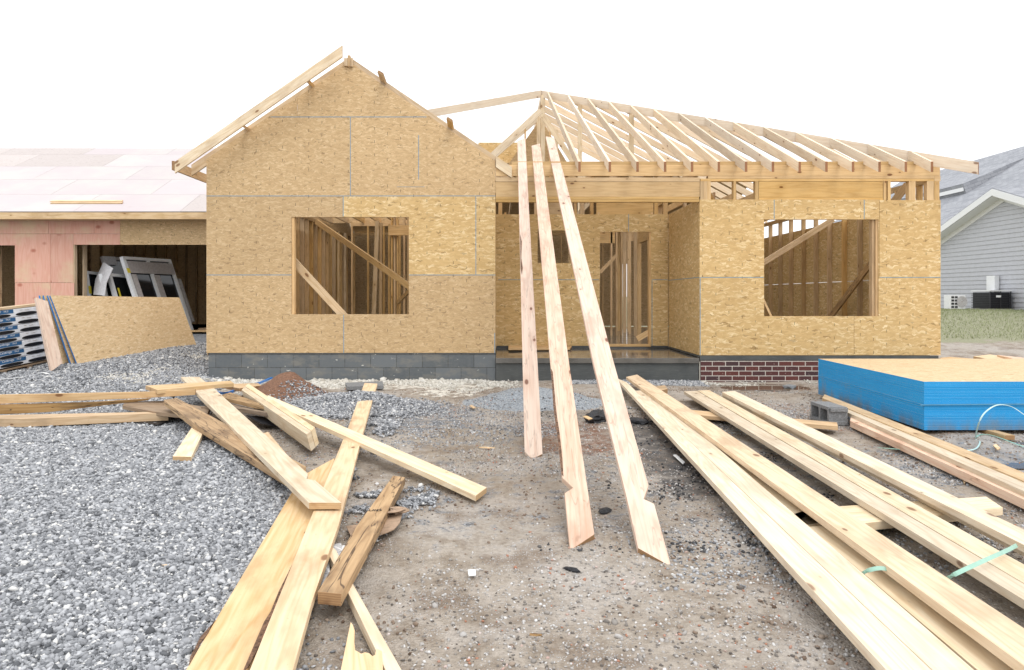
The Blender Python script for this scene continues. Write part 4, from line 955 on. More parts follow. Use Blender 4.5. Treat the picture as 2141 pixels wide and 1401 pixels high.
m, t, b = mat_new('blue_sheet_edges'); g = G(t); pos = g.n('ShaderNodeNewGeometry', out=0)
sp = g.t.nodes.new('ShaderNodeSeparateXYZ'); g.put(sp.inputs[0], pos)
ly = g.noise(g.mapv(pos, sc=(1.5, 1.5, 95)), 2, 4, .7); n2 = g.noise(pos, 70, 3, .7); n3 = g.noise(g.mapv(pos, sc=(1, 1, .35)), 3.2, 4, .65)
col = g.mix(g.rng(ly, .1, .9), (.009, .25, .62), (.022, .39, .80)); col = g.mix(g.rng(n2, .56, .72, 0, .6), col, (.07, .42, .74))
col = g.mix(g.math('MULTIPLY', g.rng(n3, .55, .75), g.rng(sp.outputs[2], .42, .08)), col, (.20, .25, .28)); col = g.mix(g.math('MULTIPLY', g.rng(n3, .35, .6), g.rng(sp.outputs[2], .20, .04, 0, .7)), col, (.16, .17, .17))
t.links.new(col, b.inputs['Base Color']); b.inputs['Roughness'].default_value = .75; t.links.new(g.bump(n2, .5, .003), b.inputs['Normal'])
bm_obj('sheets', bm, [m, M['osb_sheet']], st)
ribbon('strap', [(A_.x-.006, A_.y+.03, .284), (A_.x-.006, A_.y-.010, .283), (A_.x+.3, A_.y-.012, .286), (A_.x+3.3, A_.y-.012, .31)], .009, .009, M['seal'], None, None, parent=st)
for i, (xa, sy) in enumerate(((4.62, 6.18), (6.1, 6.3))):
    o = box('dunnage_block', xa-.045, xa+.045, sy, 8.7, .0, .044, M['golden'], None, .003)
    tag(o, ['wood skid sticking out under the front of the blue edged stack', 'wood skid at the right end under the blue edged stack'][i], 'skid', 'skids under the blue edged stack')
plank('board', [(2035, 745), (2070, 741), (2141, 752), (2230, 765), (2230, 770), (2100, 757)], (2035, 743, .34), (2230, 767, .34), .04, M['fresh'], 'pale board lying behind the blue edged stack', group='boards behind the blue edged stack')
plank('board', [(1966, 748), (1985, 746), (2060, 752), (2100, 756), (2060, 757), (1966, 752)], (1966, 750, .34), (2100, 756, .34), .035, M['golden'], 'short orange board against the right corner of the house', group='boards behind the blue edged stack')
plank('board', [(2085, 742), (2141, 748), (2250, 760), (2250, 766), (2120, 750)], (2085, 742, .37), (2250, 763, .37), .03, M['pink'], 'reddish board crossing the pale board behind the stack', group='boards behind the blue edged stack')
# ------------------------------------------------------------------ concrete block
cb = empty('concrete_block', (3.40, 7.06, -.01), 'grey hollow concrete block lying on its side near the blue stack', 'concrete block')
Lb, Hb, Wb = .40, .185, .19
bm = bmesh.new(); bxx = 3.31; y0, y1 = 6.87, 6.87+Lb; zb_ = float(gz(3.4, 7.0))+.0
ys = [y0, y0+.03, y0+Lb/2-.016, y0+Lb/2+.016, y1-.03, y1]; zs = [zb_, zb_+.032, zb_+Hb-.032, zb_+Hb]
g_ = {}
def V_(y, z):
    if (y, z) not in g_: g_[(y, z)] = bm.verts.new((bxx, y, z))
    return g_[(y, z)]
for i in range(5):
    for j in range(3):
        if j == 1 and i in (1, 3): continue
        bm.faces.new((V_(ys[i], zs[j]), V_(ys[i+1], zs[j]), V_(ys[i+1], zs[j+1]), V_(ys[i], zs[j+1])))
r = bmesh.ops.extrude_face_region(bm, geom=bm.faces[:]); [setattr(e, 'co', e.co+Vector((Wb, 0, 0))) for e in r['geom'] if isinstance(e, bmesh.types.BMVert)]
bmesh.ops.recalc_face_normals(bm, faces=bm.faces[:]); bmesh.ops.bevel(bm, geom=[e for e in bm.edges if abs((e.verts[0].co-e.verts[1].co).normalized().x) > .9], offset=.008, segments=2, affect='EDGES')
bm_obj('block_body', bm, M['cmu'], cb)
box('core_back', bxx+Wb-.03, bxx+Wb-.004, y0+.025, y1-.025, zb_+.03, zb_+Hb-.03, M['cmu'], cb)
for zz in (zb_+.004, zb_+Hb-.044): box('end_flange', bxx+.012, bxx+Wb-.004, y0-.022, y0-.001, zz, zz+.04, M['cmu'], cb, .004)
# ------------------------------------------------------------------ three leaning rafters
def lean(name, outline, foot, top, label, thick=.038):
    u, v = foot; Fp = atz(u, v, float(gz(*atz(u, v, 0).xy))+.01); T = aty(*top)
    return plank(name, outline, T, Fp, thick, M['pink'], label, 'rafter', 'cut rafters leaning on the porch roof edge')
lean('leaning_rafter', [(1081.7, 294), (1098.5, 289), (1103.5, 390), (1134.5, 949), (1112.5, 960), (1097, 944)], (1114, 953), (1090, 291, 11.37), 'shortest leaning rafter, left of the three, ending in a pointed cut')
lean('leaning_rafter', [(1111.4, 304.5), (1129, 300), (1190, 760), (1231, 1037.5), (1243, 1117), (1192, 1151), (1180.5, 1031), (1198, 1020), (1175.5, 998), (1151, 760)], (1214, 1138), (1120, 302, 11.65), 'middle leaning rafter with its notch on the left edge')
lean('leaning_rafter', [(1141, 285), (1158.5, 288), (1284, 760), (1356, 1014.5), (1345.7, 1043), (1367.7, 1053), (1403.8, 1185), (1334, 1146), (1310, 1039), (1241, 760)], (1368, 1168), (1150, 287, 12.26), 'right leaning rafter with its notch on the right edge')
# ------------------------------------------------------------------ right-hand lumber rows
GR = 'long planks laid out on the dirt at the right'
def row(L0, R0, L1, R1, z0, z1, m, label, th=.038, grp=GR):
    f = ((L0[0]+R0[0])/2, (L0[1]+R0[1])/2, z0); n_ = ((L1[0]+R1[0])/2, (L1[1]+R1[1])/2, z1)
    return plank('plank', [L0, R0, R1, L1], f, n_, th, M[m], label, 'plank', grp)
row((1288, 790), (1310, 799), (1945, 1500), (2053, 1500), .125, .125, 'pine', 'widest pale plank nearest the leaning rafters, at the left edge of the row')
row((1328, 817), (1358, 815), (2055, 1500), (2152, 1500), .125, .125, 'pine', 'pale plank lying tight against the leftmost plank of the row')
row((1366, 826), (1383, 838), (2150, 1490), (2300, 1500), .085, .085, 'pine', 'lower pale plank crossed by a loop of green strap')
row((1309, 788), (1332, 783), (2290, 1500), (2425, 1500), .165, .165, 'fresh', 'raised yellowish plank whose far end reaches closest to the porch')
row((1430, 818), (1457, 817), (2330, 1370), (2398, 1372), .13, .13, 'pine', 'left plank of the middle pair, with a dark gap on its left')
row((1458.5, 816.5), (1483, 815.5), (2400, 1372), (2484, 1370), .13, .13, 'pine', 'right plank of the middle pair, tight against its neighbour')
row((1510, 826), (1536, 822), (2457, 1309), (2540, 1308), .128, .128, 'pine', 'lower plank of the two layer stack right of the middle pair')
row((1510, 819.5), (1536, 817), (2457, 1299), (2540, 1298), .168, .168, 'pine', 'upper plank of the two layer stack right of the middle pair')
G2 = 'long boards running past the blue edged stack'
row((1777, 880), (1779, 868), (2287, 1111), (2287, 1096), .085, .085, 'pink', 'pinkish board nearest the dirt in front of the concrete block', .06, G2)
row((1765, 859), (1772, 850), (2287, 1092), (2287, 1070), .12, .12, 'pine', 'pale middle board leading out from behind the concrete block', .038, G2)
row((1719, 832), (1724, 824), (2287, 1066), (2287, 1046), .13, .13, 'fresh', 'yellowish board closest to the blue edged stack', .038, G2)
plank('dunnage_board', [(1440, 861), (1445, 857), (1750, 883), (1752, 891), (1440, 866)], (1440, 862, .085), (1752, 888, .085), .04, M['golden'], 'far cross batten under the long planks', 'batten', 'battens under the long planks')
plank('dunnage_board', [(1640, 1080), (1700, 1062), (2062, 1038), (2097, 1061), (1990, 1075), (1780, 1096), (1640, 1105)], (1650, 1090, .085), (2080, 1050, .085), .045, M['pine'], 'near cross batten under the long planks, its end poking out right', 'batten', 'battens under the long planks')
plank('dunnage_board', [(1372, 808), (1390, 805), (1396, 813), (1376, 818)], (1372, 812, .12), (1396, 812, .12), .06, M['golden'], 'short block of wood under the far end of the raised plank', 'batten', 'battens under the long planks')
# ------------------------------------------------------------------ left lumber pile
GL = 'loose boards in the pile at the left'
def lb(outline, f, n_, m, label, th=.038, **k): return plank('board', outline, f, n_, th, M[m], label, 'board', GL, **k)
lb([(640, 990), (700, 957), (690, 1020), (620, 1160), (482, 1480), (341, 1480), (609, 1031)], (665, 985, .045), (411, 1480, .06), 'fresh', 'widest foreground board with bark along its right edge')
lb([(762, 800.5), (789, 802), (758.6, 906), (709, 1094), (652, 1258), (590, 1480), (490, 1480), (656, 1067), (728, 893)], (776, 801, .13), (540, 1480, .10), 'fresh', 'long board running from the foreground to the gravel heap')
lb([(378, 788), (417, 788), (448, 812), (644, 990), (641, 1001), (659, 1004), (714, 1051), (646, 1051), (407, 817)], (398, 788, .27), (680, 1051, .155), 'pine', 'bright pale board with a notch near its angled lower end')
lb([(560, 826), (1017.6, 1019), (995, 1036), (556, 838)], (558, 832, .24), (1006, 1027, .065), 'pine', 'long narrow pale stud pointing right across the foreground board')
dn = Vector((.045, -.03, -.13))
lb([(505, 815), (512, 808), (650, 901), (641, 908)], (508, 811, .26), (646, 905, .20), 'pine', 'left one of two boards set on edge side by side', drop=dn)
lb([(512.5, 807.5), (519, 801.5), (658, 893), (650.5, 900.5)], (516, 804, .26), (654, 897, .20), 'pine', 'right one of two boards set on edge side by side', drop=dn)
lb([(342, 836), (370, 832), (640, 975), (628, 996), (600, 1002), (404, 884)], (354, 834, .26), (625, 1000, .10), 'old', 'dark weathered board slanting under the bright notched board', .05)
lb([(404, 888.6), (428, 897), (400, 955), (361, 954)], (415, 892, .15), (381, 955, .11), 'pine', 'short pale offcut pointing down over the grey gravel', .045)
lb([(-60, 827), (300, 819), (420, 811), (420, 826), (300, 834), (-60, 848)], aty(-60, 838, 7.0), aty(420, 818, 7.3), 'golden', 'topmost long board entering from the left edge, standing on edge') if 0 else None
def edgeboard(outline, Yl, Yr, th, m, label):
    A = aty(outline[0][0], outline[0][1], Yl); B = aty(outline[1][0], outline[1][1], Yr)
    d = (B-A).normalized(); h = Vector((0, 0, 1)); n = d.cross(h).normalized()
    if n.y > 0: n = -n
    h = n.cross(d).normalized(); pts = []
    for (u, v) in outline:
        r = ray(u, v); t = (A-C0).dot(n)/r.dot(n); pts.append(C0+r*t)
    o = bm_obj('board', prism(pts, n, th, A, d, h, .0025), M[m]); return tag(o, label, 'board', GL)
edgeboard([(-60, 827), (306, 819.5), (408, 814), (408, 826), (299, 832.5), (-60, 847)], 7.0, 7.35, .038, 'golden', 'topmost long board entering from the left edge, set on edge')
edgeboard([(-60, 848.5), (200, 841), (315, 833.5), (309, 837), (200, 850), (112, 861), (40, 865), (-60, 868.5)], 6.95, 7.3, .05, 'old', 'reddish brown board under the topmost one at the left edge')
lb([(-60, 869), (345, 860.5), (352, 863), (43, 876), (-60, 874)], (-60, 871, .135), (350, 862, .135), 'golden', 'lowest board at the left edge, its sawn end toward the camera', .078)
lb([(256, 848), (262, 840), (345, 838), (440, 852), (430, 872), (318, 860)], (258, 844, .15), (435, 862, .15), 'grey', 'mould speckled board end left of the dark weathered board')
lb([(420, 850), (470, 840), (577, 866), (508, 854.5)], (445, 845, .17), (543, 860, .17), 'grey', 'lower dark board whose sawn end faces the camera mid pile', .04)
lb([(455, 828), (482, 820), (566, 851), (527, 845)], (468, 824, .22), (547, 848, .22), 'old', 'brown board lying just above the lower dark board')
lb([(304, 806), (482, 796), (489, 801), (329, 815)], (316, 811, .30), (486, 799, .28), 'fresh', 'short thick board lying on top of the left pile', .045)
lb([(455, 803), (540, 801), (546, 806), (500, 812)], (458, 805, .19), (545, 806, .17), 'golden', 'small brown board end behind the short thick board', .04)
lb([(551, 905), (561, 903), (600, 950), (590, 956)], (556, 904, .05), (595, 953, .05), 'fresh', 'yellowish strip under the bright notched board', .03)
lb([(664, 1237), (742, 1105), (822, 994), (847, 998), (790, 1105), (713.6, 1241.5)], (835, 995, .075), (690, 1240, .115), 'old', 'split weathered post with dark mould stains in the foreground', .05)
lb([(690, 1138), (703, 1150), (735, 1215), (885, 1480), (845, 1480), (727, 1238), (688, 1160)], (695, 1145, .07), (865, 1480, .055), 'pine', 'narrow pale stud under the split weathered post', .045)
lb([(733, 1299), (738, 1306), (742, 1318), (741, 1340), (743, 1359), (749, 1362), (755, 1366), (763, 1363), (772, 1365), (779, 1371), (783.5, 1369), (786, 1358), (789, 1356), (799, 1361), (801, 1401), (807, 1480), (692, 1480), (712, 1401)], (735, 1300, .06), (750, 1480, .06), 'fresh', 'broken board with a jagged splintered end at the bottom edge', .025)
def bark(lab, outline, f, n_):
    o_ = [o for o in S.objects if o.get('label', '').startswith(lab)][0]
    plank('bark_edge', outline, f, n_, .006, M['bark'], parent=o_, bev=0, lift=.003)
M['bark'] = plain('bark', (.16, .09, .055), .9, nz=.6, scale=60, bump=1)
bark('widest foreground', [(621, 1160), (626, 1160), (606, 1214), (592, 1248), (579, 1288), (560, 1322), (541, 1352), (520, 1392), (505, 1410), (534, 1342), (552, 1300), (566, 1278), (583, 1236)], (665, 985, .045), (411, 1480, .06))
bark('widest foreground', [(451, 1296), (440, 1308), (436, 1322), (418, 1345), (405, 1372), (395, 1390), (398, 1372), (420, 1330)], (665, 985, .045), (411, 1480, .06))
F2 = atz(1214, 1138, float(gz(*atz(1214, 1138, 0).xy))+.01); T2 = aty(1120, 302, 11.65)
bark('middle leaning', [(1152, 770), (1156, 778), (1163, 860), (1170, 905), (1176, 960), (1178, 996), (1174, 990), (1166, 915), (1157, 850)], T2, F2)
F1 = atz(1114, 953, float(gz(*atz(1114, 953, 0).xy))+.01); T1 = aty(1090, 291, 11.37)
bark('shortest leaning', [(1087.5, 490), (1091, 505), (1090, 540), (1093, 560), (1091, 575), (1088.6, 560)], T1, F1)
# text stamp on the post
def text_obj(s_, P, xdir, ydir, size, mat, parent, name='lettering', bold=0.0, italic=0.0, lift=.0012):
    cu = bpy.data.curves.new(name, 'FONT'); cu.body = s_; cu.size = size; cu.offset = bold; cu.shear = italic; cu.align_x = 'RIGHT'; cu.align_y = 'BOTTOM_BASELINE' if False else 'BOTTOM'
    tmp = bpy.data.objects.new(name, cu); S.collection.objects.link(tmp)
    dg = bpy.context.evaluated_depsgraph_get(); me = bpy.data.meshes.new_from_object(tmp.evaluated_get(dg)); bpy.data.objects.remove(tmp)
    x = Vector(xdir).normalized(); n = x.cross(Vector(ydir)).normalized(); y = n.cross(x)
    Mx = Matrix((x, y, n)).transposed().to_4x4(); Mx.translation = Vector(P)+n*lift
    me.transform(Mx); me.name = name
    while len(me.materials): me.materials.pop()
    return link(name, me, mat, parent)
post = [o for o in S.objects if o.get('label', '').startswith('split weathered')][0]
_A = atz(835, 995, .075); _B = atz(690, 1240, .115); _d = (_B-_A).normalized(); _h = _d.cross(Vector((0, 0, 1))).normalized(); _n = _h.cross(_d).normalized()
def _on(u, v): r = ray(u, v); return C0+r*((_A-C0).dot(_n)/r.dot(_n))
P_ = _on(797, 1070); P2 = _on(776, 1070)
text_obj('FLUID', P_, P_-P2, _on(786, 1060)-_on(780, 1078), .045, M['black'], post, bold=.0008, lift=.002)
ns = empty('nail', (0, 0, 0), None, None) if 0 else None
# cardboard, tags, papers
plank('cardboard_scrap', [(724, 1100), (751, 1096), (790, 1084), (812, 1068), (832, 1061), (841, 1073), (836, 1092), (824, 1106), (811, 1112), (784, 1121), (735, 1124)], (724, 1110, .030), (841, 1080, .055), .005, M['card'], 'brown cardboard scrap under the split weathered post', 'cardboard', bev=0)
ribbon('cardboard_scrap', [atz(806, 1075, .05), atz(822, 1066, .085), atz(836, 1064, .075), atz(842, 1074, .05)], .10, .004, M['card'], 'curled brown cardboard strip beside the split weathered post', 'cardboard')
def tagm(name, pts, z, label):
    return plank(name, pts, (pts[0][0], pts[0][1], z), (pts[2][0], pts[2][1], z), .002, M['barcode'], label, 'paper tag', 'printed paper tags under the post', bev=0)
m, t, b = mat_new('barcode_tag'); g = G(t); uv = g.n('ShaderNodeUVMap'); sp = g.t.nodes.new('ShaderNodeSeparateXYZ'); g.put(sp.inputs[0], uv)
bars = g.math('GREATER_THAN', g.n('ShaderNodeTexNoise', {'W': g.math('MULTIPLY', sp.outputs[0], 330), 'Scale': 1.0, 'Detail': 1}, 0, noise_dimensions='1D'), .54)
msk = g.math('GREATER_THAN', g.math('ABSOLUTE', sp.outputs[1]), .006)
t.links.new(g.mix(g.math('MULTIPLY', bars, msk), (.82, .83, .84), (.06, .07, .10)), b.inputs['Base Color']); M['barcode'] = m
tagm('paper_tag', [(692, 1139), (713, 1135), (717, 1150), (712, 1170), (702, 1172)], .045, 'upper white tag with printed bars left of the post')
tagm('paper_tag', [(676, 1180), (688, 1176), (690, 1196), (682, 1214), (664, 1230)], .035, 'lower white tag with printed bars between board and post')
plank('paper_scrap', [(716, 1140), (728, 1141), (722, 1156), (712, 1166)], (716, 1140, .05), (712, 1166, .05), .002, M['paper'], 'plain white paper corner next to the upper printed tag', 'paper', bev=0)
plank('paper_scrap', [(978, 1191), (994, 1190), (995, 1202), (980, 1203)], (979, 1197, .02), (995, 1197, .02), .004, M['paper'], 'small square white paper alone on the open dirt', 'paper', bev=0)
plank('paper_scrap', [(1407, 951), (1414, 950), (1432, 966), (1428, 970)], (1410, 951, .03), (1430, 968, .03), .004, M['paper'], 'thin white scrap beside the leftmost long plank', 'paper', bev=0)
# rocks and lumps
def lump(name, u, v, r3, m, label, cat, seed, sub=2, parent=None):
    rr = random.Random(seed); bm = bmesh.new(); bmesh.ops.create_icosphere(bm, subdivisions=sub, radius=1)
    for q in bm.verts:
        k_ = 1+rr.uniform(-.16, .16); q.co = Vector((q.co.x*r3[0]*k_, q.co.y*r3[1]*k_, q.co.z*r3[2]*k_))
    rot = Matrix.Rotation(rr.uniform(0, 3), 4, 'Z'); p = atz(u, v, 0); p.z = float(gz(p.x, p.y))+r3[2]*.55
    bm.transform(Matrix.Translation(p) @ rot); o = bm_obj(name, bm, m); return tag(o, label, cat)
lump('stone', 1651, 806, (.13, .09, .045), M['stone'], 'flat grey slate stone in the puddle by the brick skirt', 'stone', 4, 1)
lump('asphalt_lump', 1254, 880, (.19, .10, .07), M['asphalt'], 'largest crumpled piece of black asphalt behind the leaning rafters', 'asphalt piece', 5, 3)
lump('asphalt_lump', 1332, 886, (.13, .07, .035), M['asphalt'], 'small black asphalt piece between the right rafter and the planks', 'asphalt piece', 6)
lump('charcoal', 1265, 1070, (.03, .055, .02), M['asphalt'], 'black charred chunk between the two notched rafters', 'charred wood', 7)
lump('charcoal', 1196, 1196, (.045, .012, .012), M['asphalt'], 'thin charred stick below the middle leaning rafter', 'charred wood', 8)
chips = [(1229, 873, 20, 8, 'tan wood chip on the black asphalt piece'), (988, 850, 14, 7, 'orange wood chip at the edge of the grey mortar heap'), (1018, 935, 34, 2, 'thin straw splinter on the dirt left of the short rafter'),
         (2015, 1000, 12, 22, 'small wood wedge right of the pale planks'), (2084, 934, 16, 12, 'pale offcut near the green strap at the right'), (1440, 942, 0, 0, ''), (1428, 875, 26, 5, 'small wood sliver in the dirt behind the first plank row'),
         (1120, 1325, 26, 3, 'brown twig lying in the foreground dirt'), (340, 1180, 30, 4, 'orange splinter lying on the grey gravel')]
for i, (u, v, a, b2, lab) in enumerate(chips):
    if not a: continue
    zc = .10 if i == 0 else float(gz(*atz(u, v, 0).xy))+.022
    plank('wood_chip', [(u-a/2, v-b2*.3), (u-a*.1, v-b2/2), (u+a/2, v+b2*.2), (u+a*.1, v+b2/2)], (u-a/2, v, zc), (u+a/2, v, zc), .008, M['fresh' if i != 7 else 'old'], lab, 'wood chip', bev=0)
plank('plastic_scrap', [(272, 872), (300, 866), (345, 868), (362, 876), (330, 888), (290, 884)], (275, 874, .06), (360, 876, .05), .006, M['black'], 'black plastic scrap under the left board pile', 'plastic', bev=0)
plank('plastic_scrap', [(515, 868), (560, 872), (600, 880), (588, 893), (545, 885)], (515, 870, .12), (598, 884, .04), .006, M['black'], 'black plastic sheet in the shadow below the sawn board ends', 'plastic', bev=0)
plank('concrete_slab_scrap', [(722, 800), (800, 797), (802, 806), (726, 808)], (722, 803, .07), (802, 802, .07), .05, M['cmu'], 'flat grey concrete slab behind the gravel heap', 'concrete slab')
# hose and straps
ribbon('blue_hose', [atz(445, 818, .10), atz(462, 822, .13), atz(482, 820, .14), atz(498, 812, .12), atz(520, 806, .08), atz(542, 801, .07), atz(568, 790, .06)], .03, .025, M['hose'], 'bright blue hose looping behind the board pile', 'hose')
ribbon('green_strap', [atz(1798, 1203, .09), atz(1815, 1193, .135), atz(1840, 1188, .15), atz(1862, 1193, .14), atz(1882, 1206, .095)], .017, .002, M['strap'], 'short arched green strap on the lower plank', 'strap', up=(.2, -.9, .6), group='green strapping bands')
ribbon('green_strap', [atz(1972, 1215, .11), atz(2000, 1199, .175), atz(2060, 1171, .19), atz(2105, 1151, .185), atz(2126, 1140, .16)], .017, .002, M['strap'], 'straight green strap crossing the middle pair of planks', 'strap', up=(.2, -.9, .6), group='green strapping bands')
ribbon('green_strap', [atz(1836, 936, .012), atz(1862, 938, .03), atz(1900, 941, .03), atz(1935, 944, .02)], .02, .003, M['strap'], 'green strap end poking out left of the boards by the stack', 'strap', group='green strapping bands')
ribbon('green_strap', [atz(2141, 867, .25), Vector(aty(2114, 850, 6.1)), Vector(aty(2085, 847, 6.05)), Vector(aty(2060, 862, 6.0)), Vector(aty(2047, 884, 6.0)), atz(2040, 916, .02), atz(2049, 924, .012), atz(2040, 938, .012), atz(2016, 942, .012), atz(1990, 940, .012)], .012, .002, M['strap_pale'], 'pale green strap looping up in front of the blue stack', 'strap', up=(0, -.4, 1), group='green strapping bands')
ribbon('green_strap', [atz(2040, 914, .02), atz(2054, 908, .02), atz(2080, 912, .015), atz(2141, 934, .015), atz(2220, 958, .015)], .016, .003, M['strap'], 'green strap trailing over the ground to the right edge', 'strap', group='green strapping bands')
ribbon('white_strap', [Vector((*atz(-40, 806, .1).xy, .16)), Vector((*atz(60, 795, .1).xy, .155)), aty(86, 779, 9.9), aty(110, 783, 9.9), aty(140, 776, 10.2), aty(165, 770, 10.45)], .045, .003, M['paper'], 'white plastic strap on the gravel below the shingle pallet', 'strap')
# ------------------------------------------------------------------ leaning chipboard sheets by the garage
G3 = 'chipboard sheets leaning together in front of the garage'
labs = ['front most leaning chipboard sheet, its whole face in view', 'second leaning chipboard sheet, showing a bright blue edge', 'third leaning chipboard sheet from the front, mostly hidden', 'rearmost leaning chipboard sheet beside the leaning board']
for i in range(4):
    off = [0, -.10, -.27, -.42][i]; top_off = [0, -.035, -.10, -.16][i]
    bl_ = aty(165, 770, 10.75)+Vector((off, 0, 0)); br2 = aty(412, 725, 13.1)+Vector((off, 0, 0)); tl_ = aty(105, 617.5, 10.75)+Vector((top_off, 0, .0)); tr_ = aty(375, 622, 13.1)+Vector((top_off, 0, 0))
    d = (br2-bl_).normalized(); h = (tl_-bl_).normalized(); n = d.cross(h).normalized()
    if n.x < 0: n = -n
    bm = prism([bl_, br2, tr_, tl_], n, .034 if i else .024, bl_, d, h)
    for f in bm.faces: f.material_index = 0 if abs(f.normal.dot(n)) > .8 else 1
    tag(bm_obj('chipboard_sheet', bm, [M['osb_sheet'], M['blue']]), labs[i], 'chipboard sheet', G3)
tag(plank('board', [(75, 622), (100, 630), (131, 759), (108, 776), (98, 734)], aty(88, 625, 10.32), aty(119, 768, 10.2), .045, M['pink']), 'pinkish board with a slanted cut end, propped against the chipboard sheet ends', 'board')
# ------------------------------------------------------------------ shingle bundles on a pallet
bd = Vector((.17, 1, .085)).normalized(); bn = Vector((1, -.17, 0)).normalized(); bu = bn.cross(bd).normalized(); bu = bu if bu.z > 0 else -bu
A0 = Vector((-7.32, 10.0, .235)); pit = .1225
ord_ = ['bottom', 'second lowest', 'third lowest', 'middle', 'third highest', 'second highest', 'topmost']
def ell(name, P, L_, H_, mat, parent, lift=.004):
    bm = bmesh.new(); vs = []
    for i in range(28):
        a = 2*math.pi*i/28; c_, s_ = math.cos(a), math.sin(a)
        vs.append(bm.verts.new(P+bd*(L_/2*math.copysign(abs(c_)**.75, c_))+bu*(H_/2*math.copysign(abs(s_)**.9, s_))+bn*lift))
    bm.faces.new(vs); r = bmesh.ops.extrude_face_region(bm, geom=bm.faces[:]); [setattr(e, 'co', e.co-bn*.006) for e in r['geom'] if isinstance(e, bmesh.types.BMVert)]
    return bm_obj(name, bm, mat, parent)
def quad(name, P, L_, H_, mat, parent, lift=.003):
    pts = [P+bn*lift, P+bd*L_+bn*lift, P+bd*L_+bu*H_+bn*lift, P+bu*H_+bn*lift]
    return bm_obj(name, prism(pts, bn, .004, P, bd, bu), [mat, mat], parent)
for i in range(7):
    sh = -.027*i; P = A0+bu*(pit*i)+bd*(sh-.42)
    e = empty('shingle_bundle', P, f'{ord_[i]} white and blue wrapped shingle bundle of the pallet stack', 'shingle bundle', 'wrapped shingle bundles on the pallet')
    Lw = 1.36
    pts = [P, P+bd*Lw, P+bd*Lw+bu*(pit-.004), P+bu*(pit-.004)]
    bm = prism(pts, bn, .36, P, bd, bu, .012); 
    for f in bm.faces: f.material_index = 0
    bm_obj('wrapper', bm, M['wrap'], e)
    Q = P+bd*.42
    band = quad('blue_band', Q+bd*(-.42)+bu*(.060), .87, .056, M['label'], e)
    text_obj('Cambridge', Q+bd*.235+bu*.078+bn*.004, bd, bu, .046, M['paper'], band, 'lettering', .0, .2)
    text_obj('TRUE', Q+bd*.36+bu*.078+bn*.004, bd, bu, .034, M['paper'], band, 'lettering', .0, .2)
    quad('print_line', Q+bd*.56+bu*.092, .05, .006, M['screen'], e); quad('print_line', Q+bd*.66+bu*.084, .07, .006, M['screen'], e)
    ell('wrap_opening', Q+bd*.20+bu*.031, .40, .048, M['black'], e); ell('wrap_opening', Q+bd*.68+bu*.033, .38, .054, M['black'], e)
pal = empty('pallet', A0-bu*.12, 'dark wooden pallet under the wrapped shingle bundles', 'pallet')
for k_, (a, b2) in enumerate(((0, .02), (.10, .118))):
    P = A0-bu*b2-bd*.5; pts = [P+bn*.02, P+bd*1.5+bn*.02, P+bd*1.5-bn*.9, P-bn*.9]; bm_obj('deck_board', prism(pts, bu, .018, P, bd, -bn), M['grey'], pal)
for s_ in (-.45, .0, .45, .9): P = A0-bu*.10+bd*s_; pts = [P+bn*.015, P+bd*.09+bn*.015, P+bd*.09-bn*.9, P-bn*.9]; bm_obj('runner', prism([p+bu*.078 for p in pts], bu, .076, P, bd, -bn), M['grey'], pal)
Pt = A0+bu*(pit*7)+bd*(-.9); tag(bm_obj('board', prism([Pt+bn*.0+bu*.038, Pt+bd*1.75+bu*.038, Pt+bd*1.75-bn*.12+bu*.038, Pt-bn*.12+bu*.038], bu, .036, Pt, bd, -bn, .002), M['fresh']), 'pale board laid on top of the shingle bundles', 'board')
# ------------------------------------------------------------------ windows stored in the garage
def window_unit(BL, BR, up, fw, dep, cols, rows, m, label, extra=None):
    BL, BR, up = Vector(BL), Vector(BR), Vector(up); d = (BR-BL); Wd = d.length; d.normalize(); Hh = up.length; h = up.normalized(); n = d.cross(h).normalized()
    if n.y > 0: n = -n
    e = empty('stored_window', BL, label, 'window', 'new windows stored leaning in the garage')
    def bar(nm, a0, a1, b0, b1, t0, t1, mat):
        pts = [BL+d*a0+h*b0+n*t1, BL+d*a1+h*b0+n*t1, BL+d*a1+h*b1+n*t1, BL+d*a0+h*b1+n*t1]
        return bm_obj(nm, prism(pts, n, t1-t0, BL, d, h), [mat, mat], e)
    bar('frame_side', 0, fw, 0, Hh, -dep, 0, m); bar('frame_side', Wd-fw, Wd, 0, Hh, -dep, 0, m)
    bar('frame_rail', fw+.001, Wd-fw-.001, 0, fw, -dep, -.002, m); bar('frame_rail', fw+.001, Wd-fw-.001, Hh-fw, Hh, -dep, -.002, m)
    for c in range(1, cols): a = fw+(Wd-2*fw)*c/cols; bar('mullion', a-.045, a+.045, fw, Hh-fw, -dep*.8, -.008, m)
    for r_ in range(1, rows): b2 = fw+(Hh-2*fw)*r_/rows; bar('muntin', fw, Wd-fw, b2-.012, b2+.012, -dep*.5, -.012, m)
    bar('glass', fw*.8, Wd-fw*.8, fw*.8, Hh-fw*.8, -dep*.55, -dep*.5, M['glass'])
    if extra: extra(bar, Wd, Hh)
    return e
def bigx(bar, Wd, Hh):
    bar('cardboard_guard', .09, Wd-.02, Hh-.42, Hh-.12, -.02, .006, M['screen']); bar('sticker', .0, .12, Hh-.42, Hh-.30, -.01, .004, M['yellow'])
    bar('screen', .10, .24, .1, Hh-.45, -.03, -.001, M['screen']); bar('screen', Wd*.5+.03, Wd*.5+.2, .1, Hh-.45, -.03, -.001, M['screen'])
window_unit((-8.47, 16.4, .43), (-7.98, 17.8, .43), (-.6, 0, 1.84), .075, .10, 2, 1, M['white'], 'large double window with a grey cardboard guard across its top', bigx)
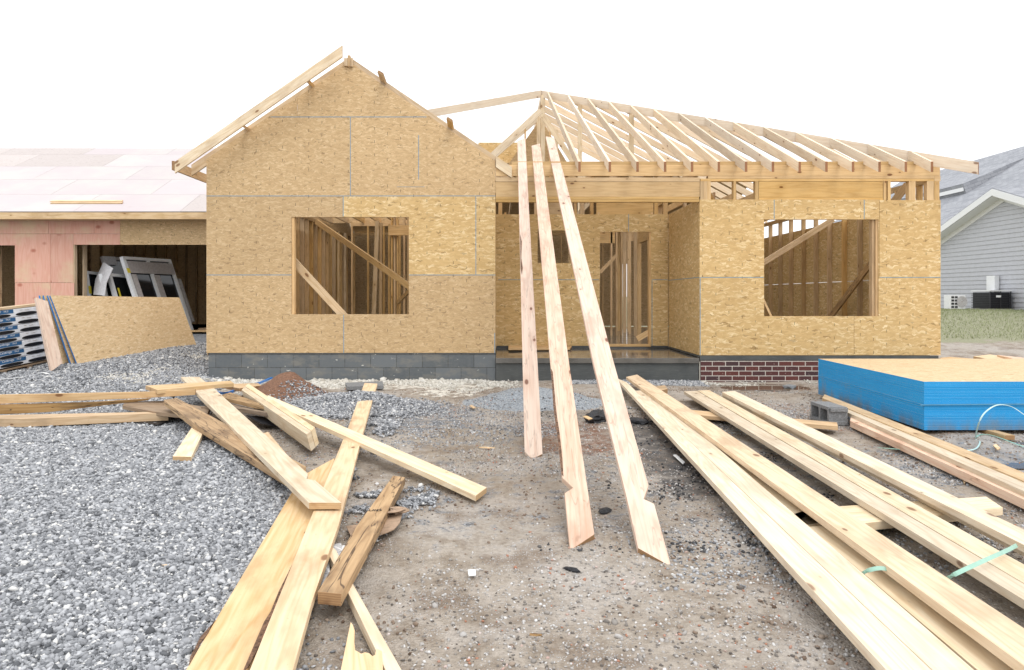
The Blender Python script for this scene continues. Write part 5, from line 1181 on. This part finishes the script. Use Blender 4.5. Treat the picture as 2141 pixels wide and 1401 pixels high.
window_unit((-9.35, 17.0, .43), (-8.75, 18.4, .43), (-.55, 0, 1.88), .09, .09, 1, 1, M['screen'], 'tall dark framed window leaning at the back left of the garage', lambda bar, W_, H_: bar('cardboard_guard', .0, .35, H_-.22, H_, -.01, .004, M['cardwhite']))
window_unit(aty(196, 692, 16.6), aty(240, 692, 17.4), aty(181, 566, 16.6)-aty(196, 692, 16.6), .07, .09, 1, 1, M['white'], 'white window nearest the pink wall with a yellow sticker', lambda bar, W_, H_: bar('sticker', .0, .09, H_*.62, H_*.75, -.01, .004, M['yellow']))
window_unit(aty(236, 692, 16.35), aty(280, 692, 17.1), aty(213, 572, 16.35)-aty(236, 692, 16.35), .07, .09, 1, 1, M['white'], 'white window just right of the leaning white cardboard')
window_unit(aty(262, 692, 16.3), aty(325, 692, 17.2), aty(228, 571, 16.3)-aty(262, 692, 16.3), .07, .09, 1, 2, M['white'], 'white window with two panes and a thin bar left of the large window', lambda bar, W_, H_: bar('sticker', .13, .17, H_*.6, H_*.75, -.01, .004, M['yellow']))
window_unit(aty(398, 672, 17.6), aty(404, 690, 17.9), aty(366, 580, 17.6)-aty(398, 672, 17.6), .02, .05, 1, 1, M['screen'], 'narrow grey window frame seen edge on at the right') if 0 else None
ed = aty(402, 672, 17.9); tag(bm_obj('stored_window', prism([aty(396, 676, 17.9), aty(404, 672, 17.9), aty(375, 583, 17.9), aty(366, 582, 17.9)], Vector((0, -1, 0)), .10, ed, Vector((-.3, 0, .9)).normalized(), Vector((1, 0, 0))), [M['screen'], M['screen']]), 'grey edge on window frame behind the large double window', 'window', 'new windows stored leaning in the garage')
tag(plank('cardboard_sheet', [(216, 548), (236, 561), (222, 592), (218, 618), (195, 616), (199, 585)], aty(226, 554, 16.25), aty(206, 640, 16.1), .012, M['cardwhite'], bev=0), 'white cardboard sheet leaning on the small windows', 'cardboard')
tag(box('lumber_pile', -7.6, -5.2, 17.2, 17.9, .421, .50, M['old'], None, .003), 'low brown boards on the garage floor under the windows', 'board')
tag(box('lumber_pile', -7.9, -5.4, 16.9, 17.15, .421, .46, M['golden'], None, .003), 'single orange board on the garage floor at the door', 'board')
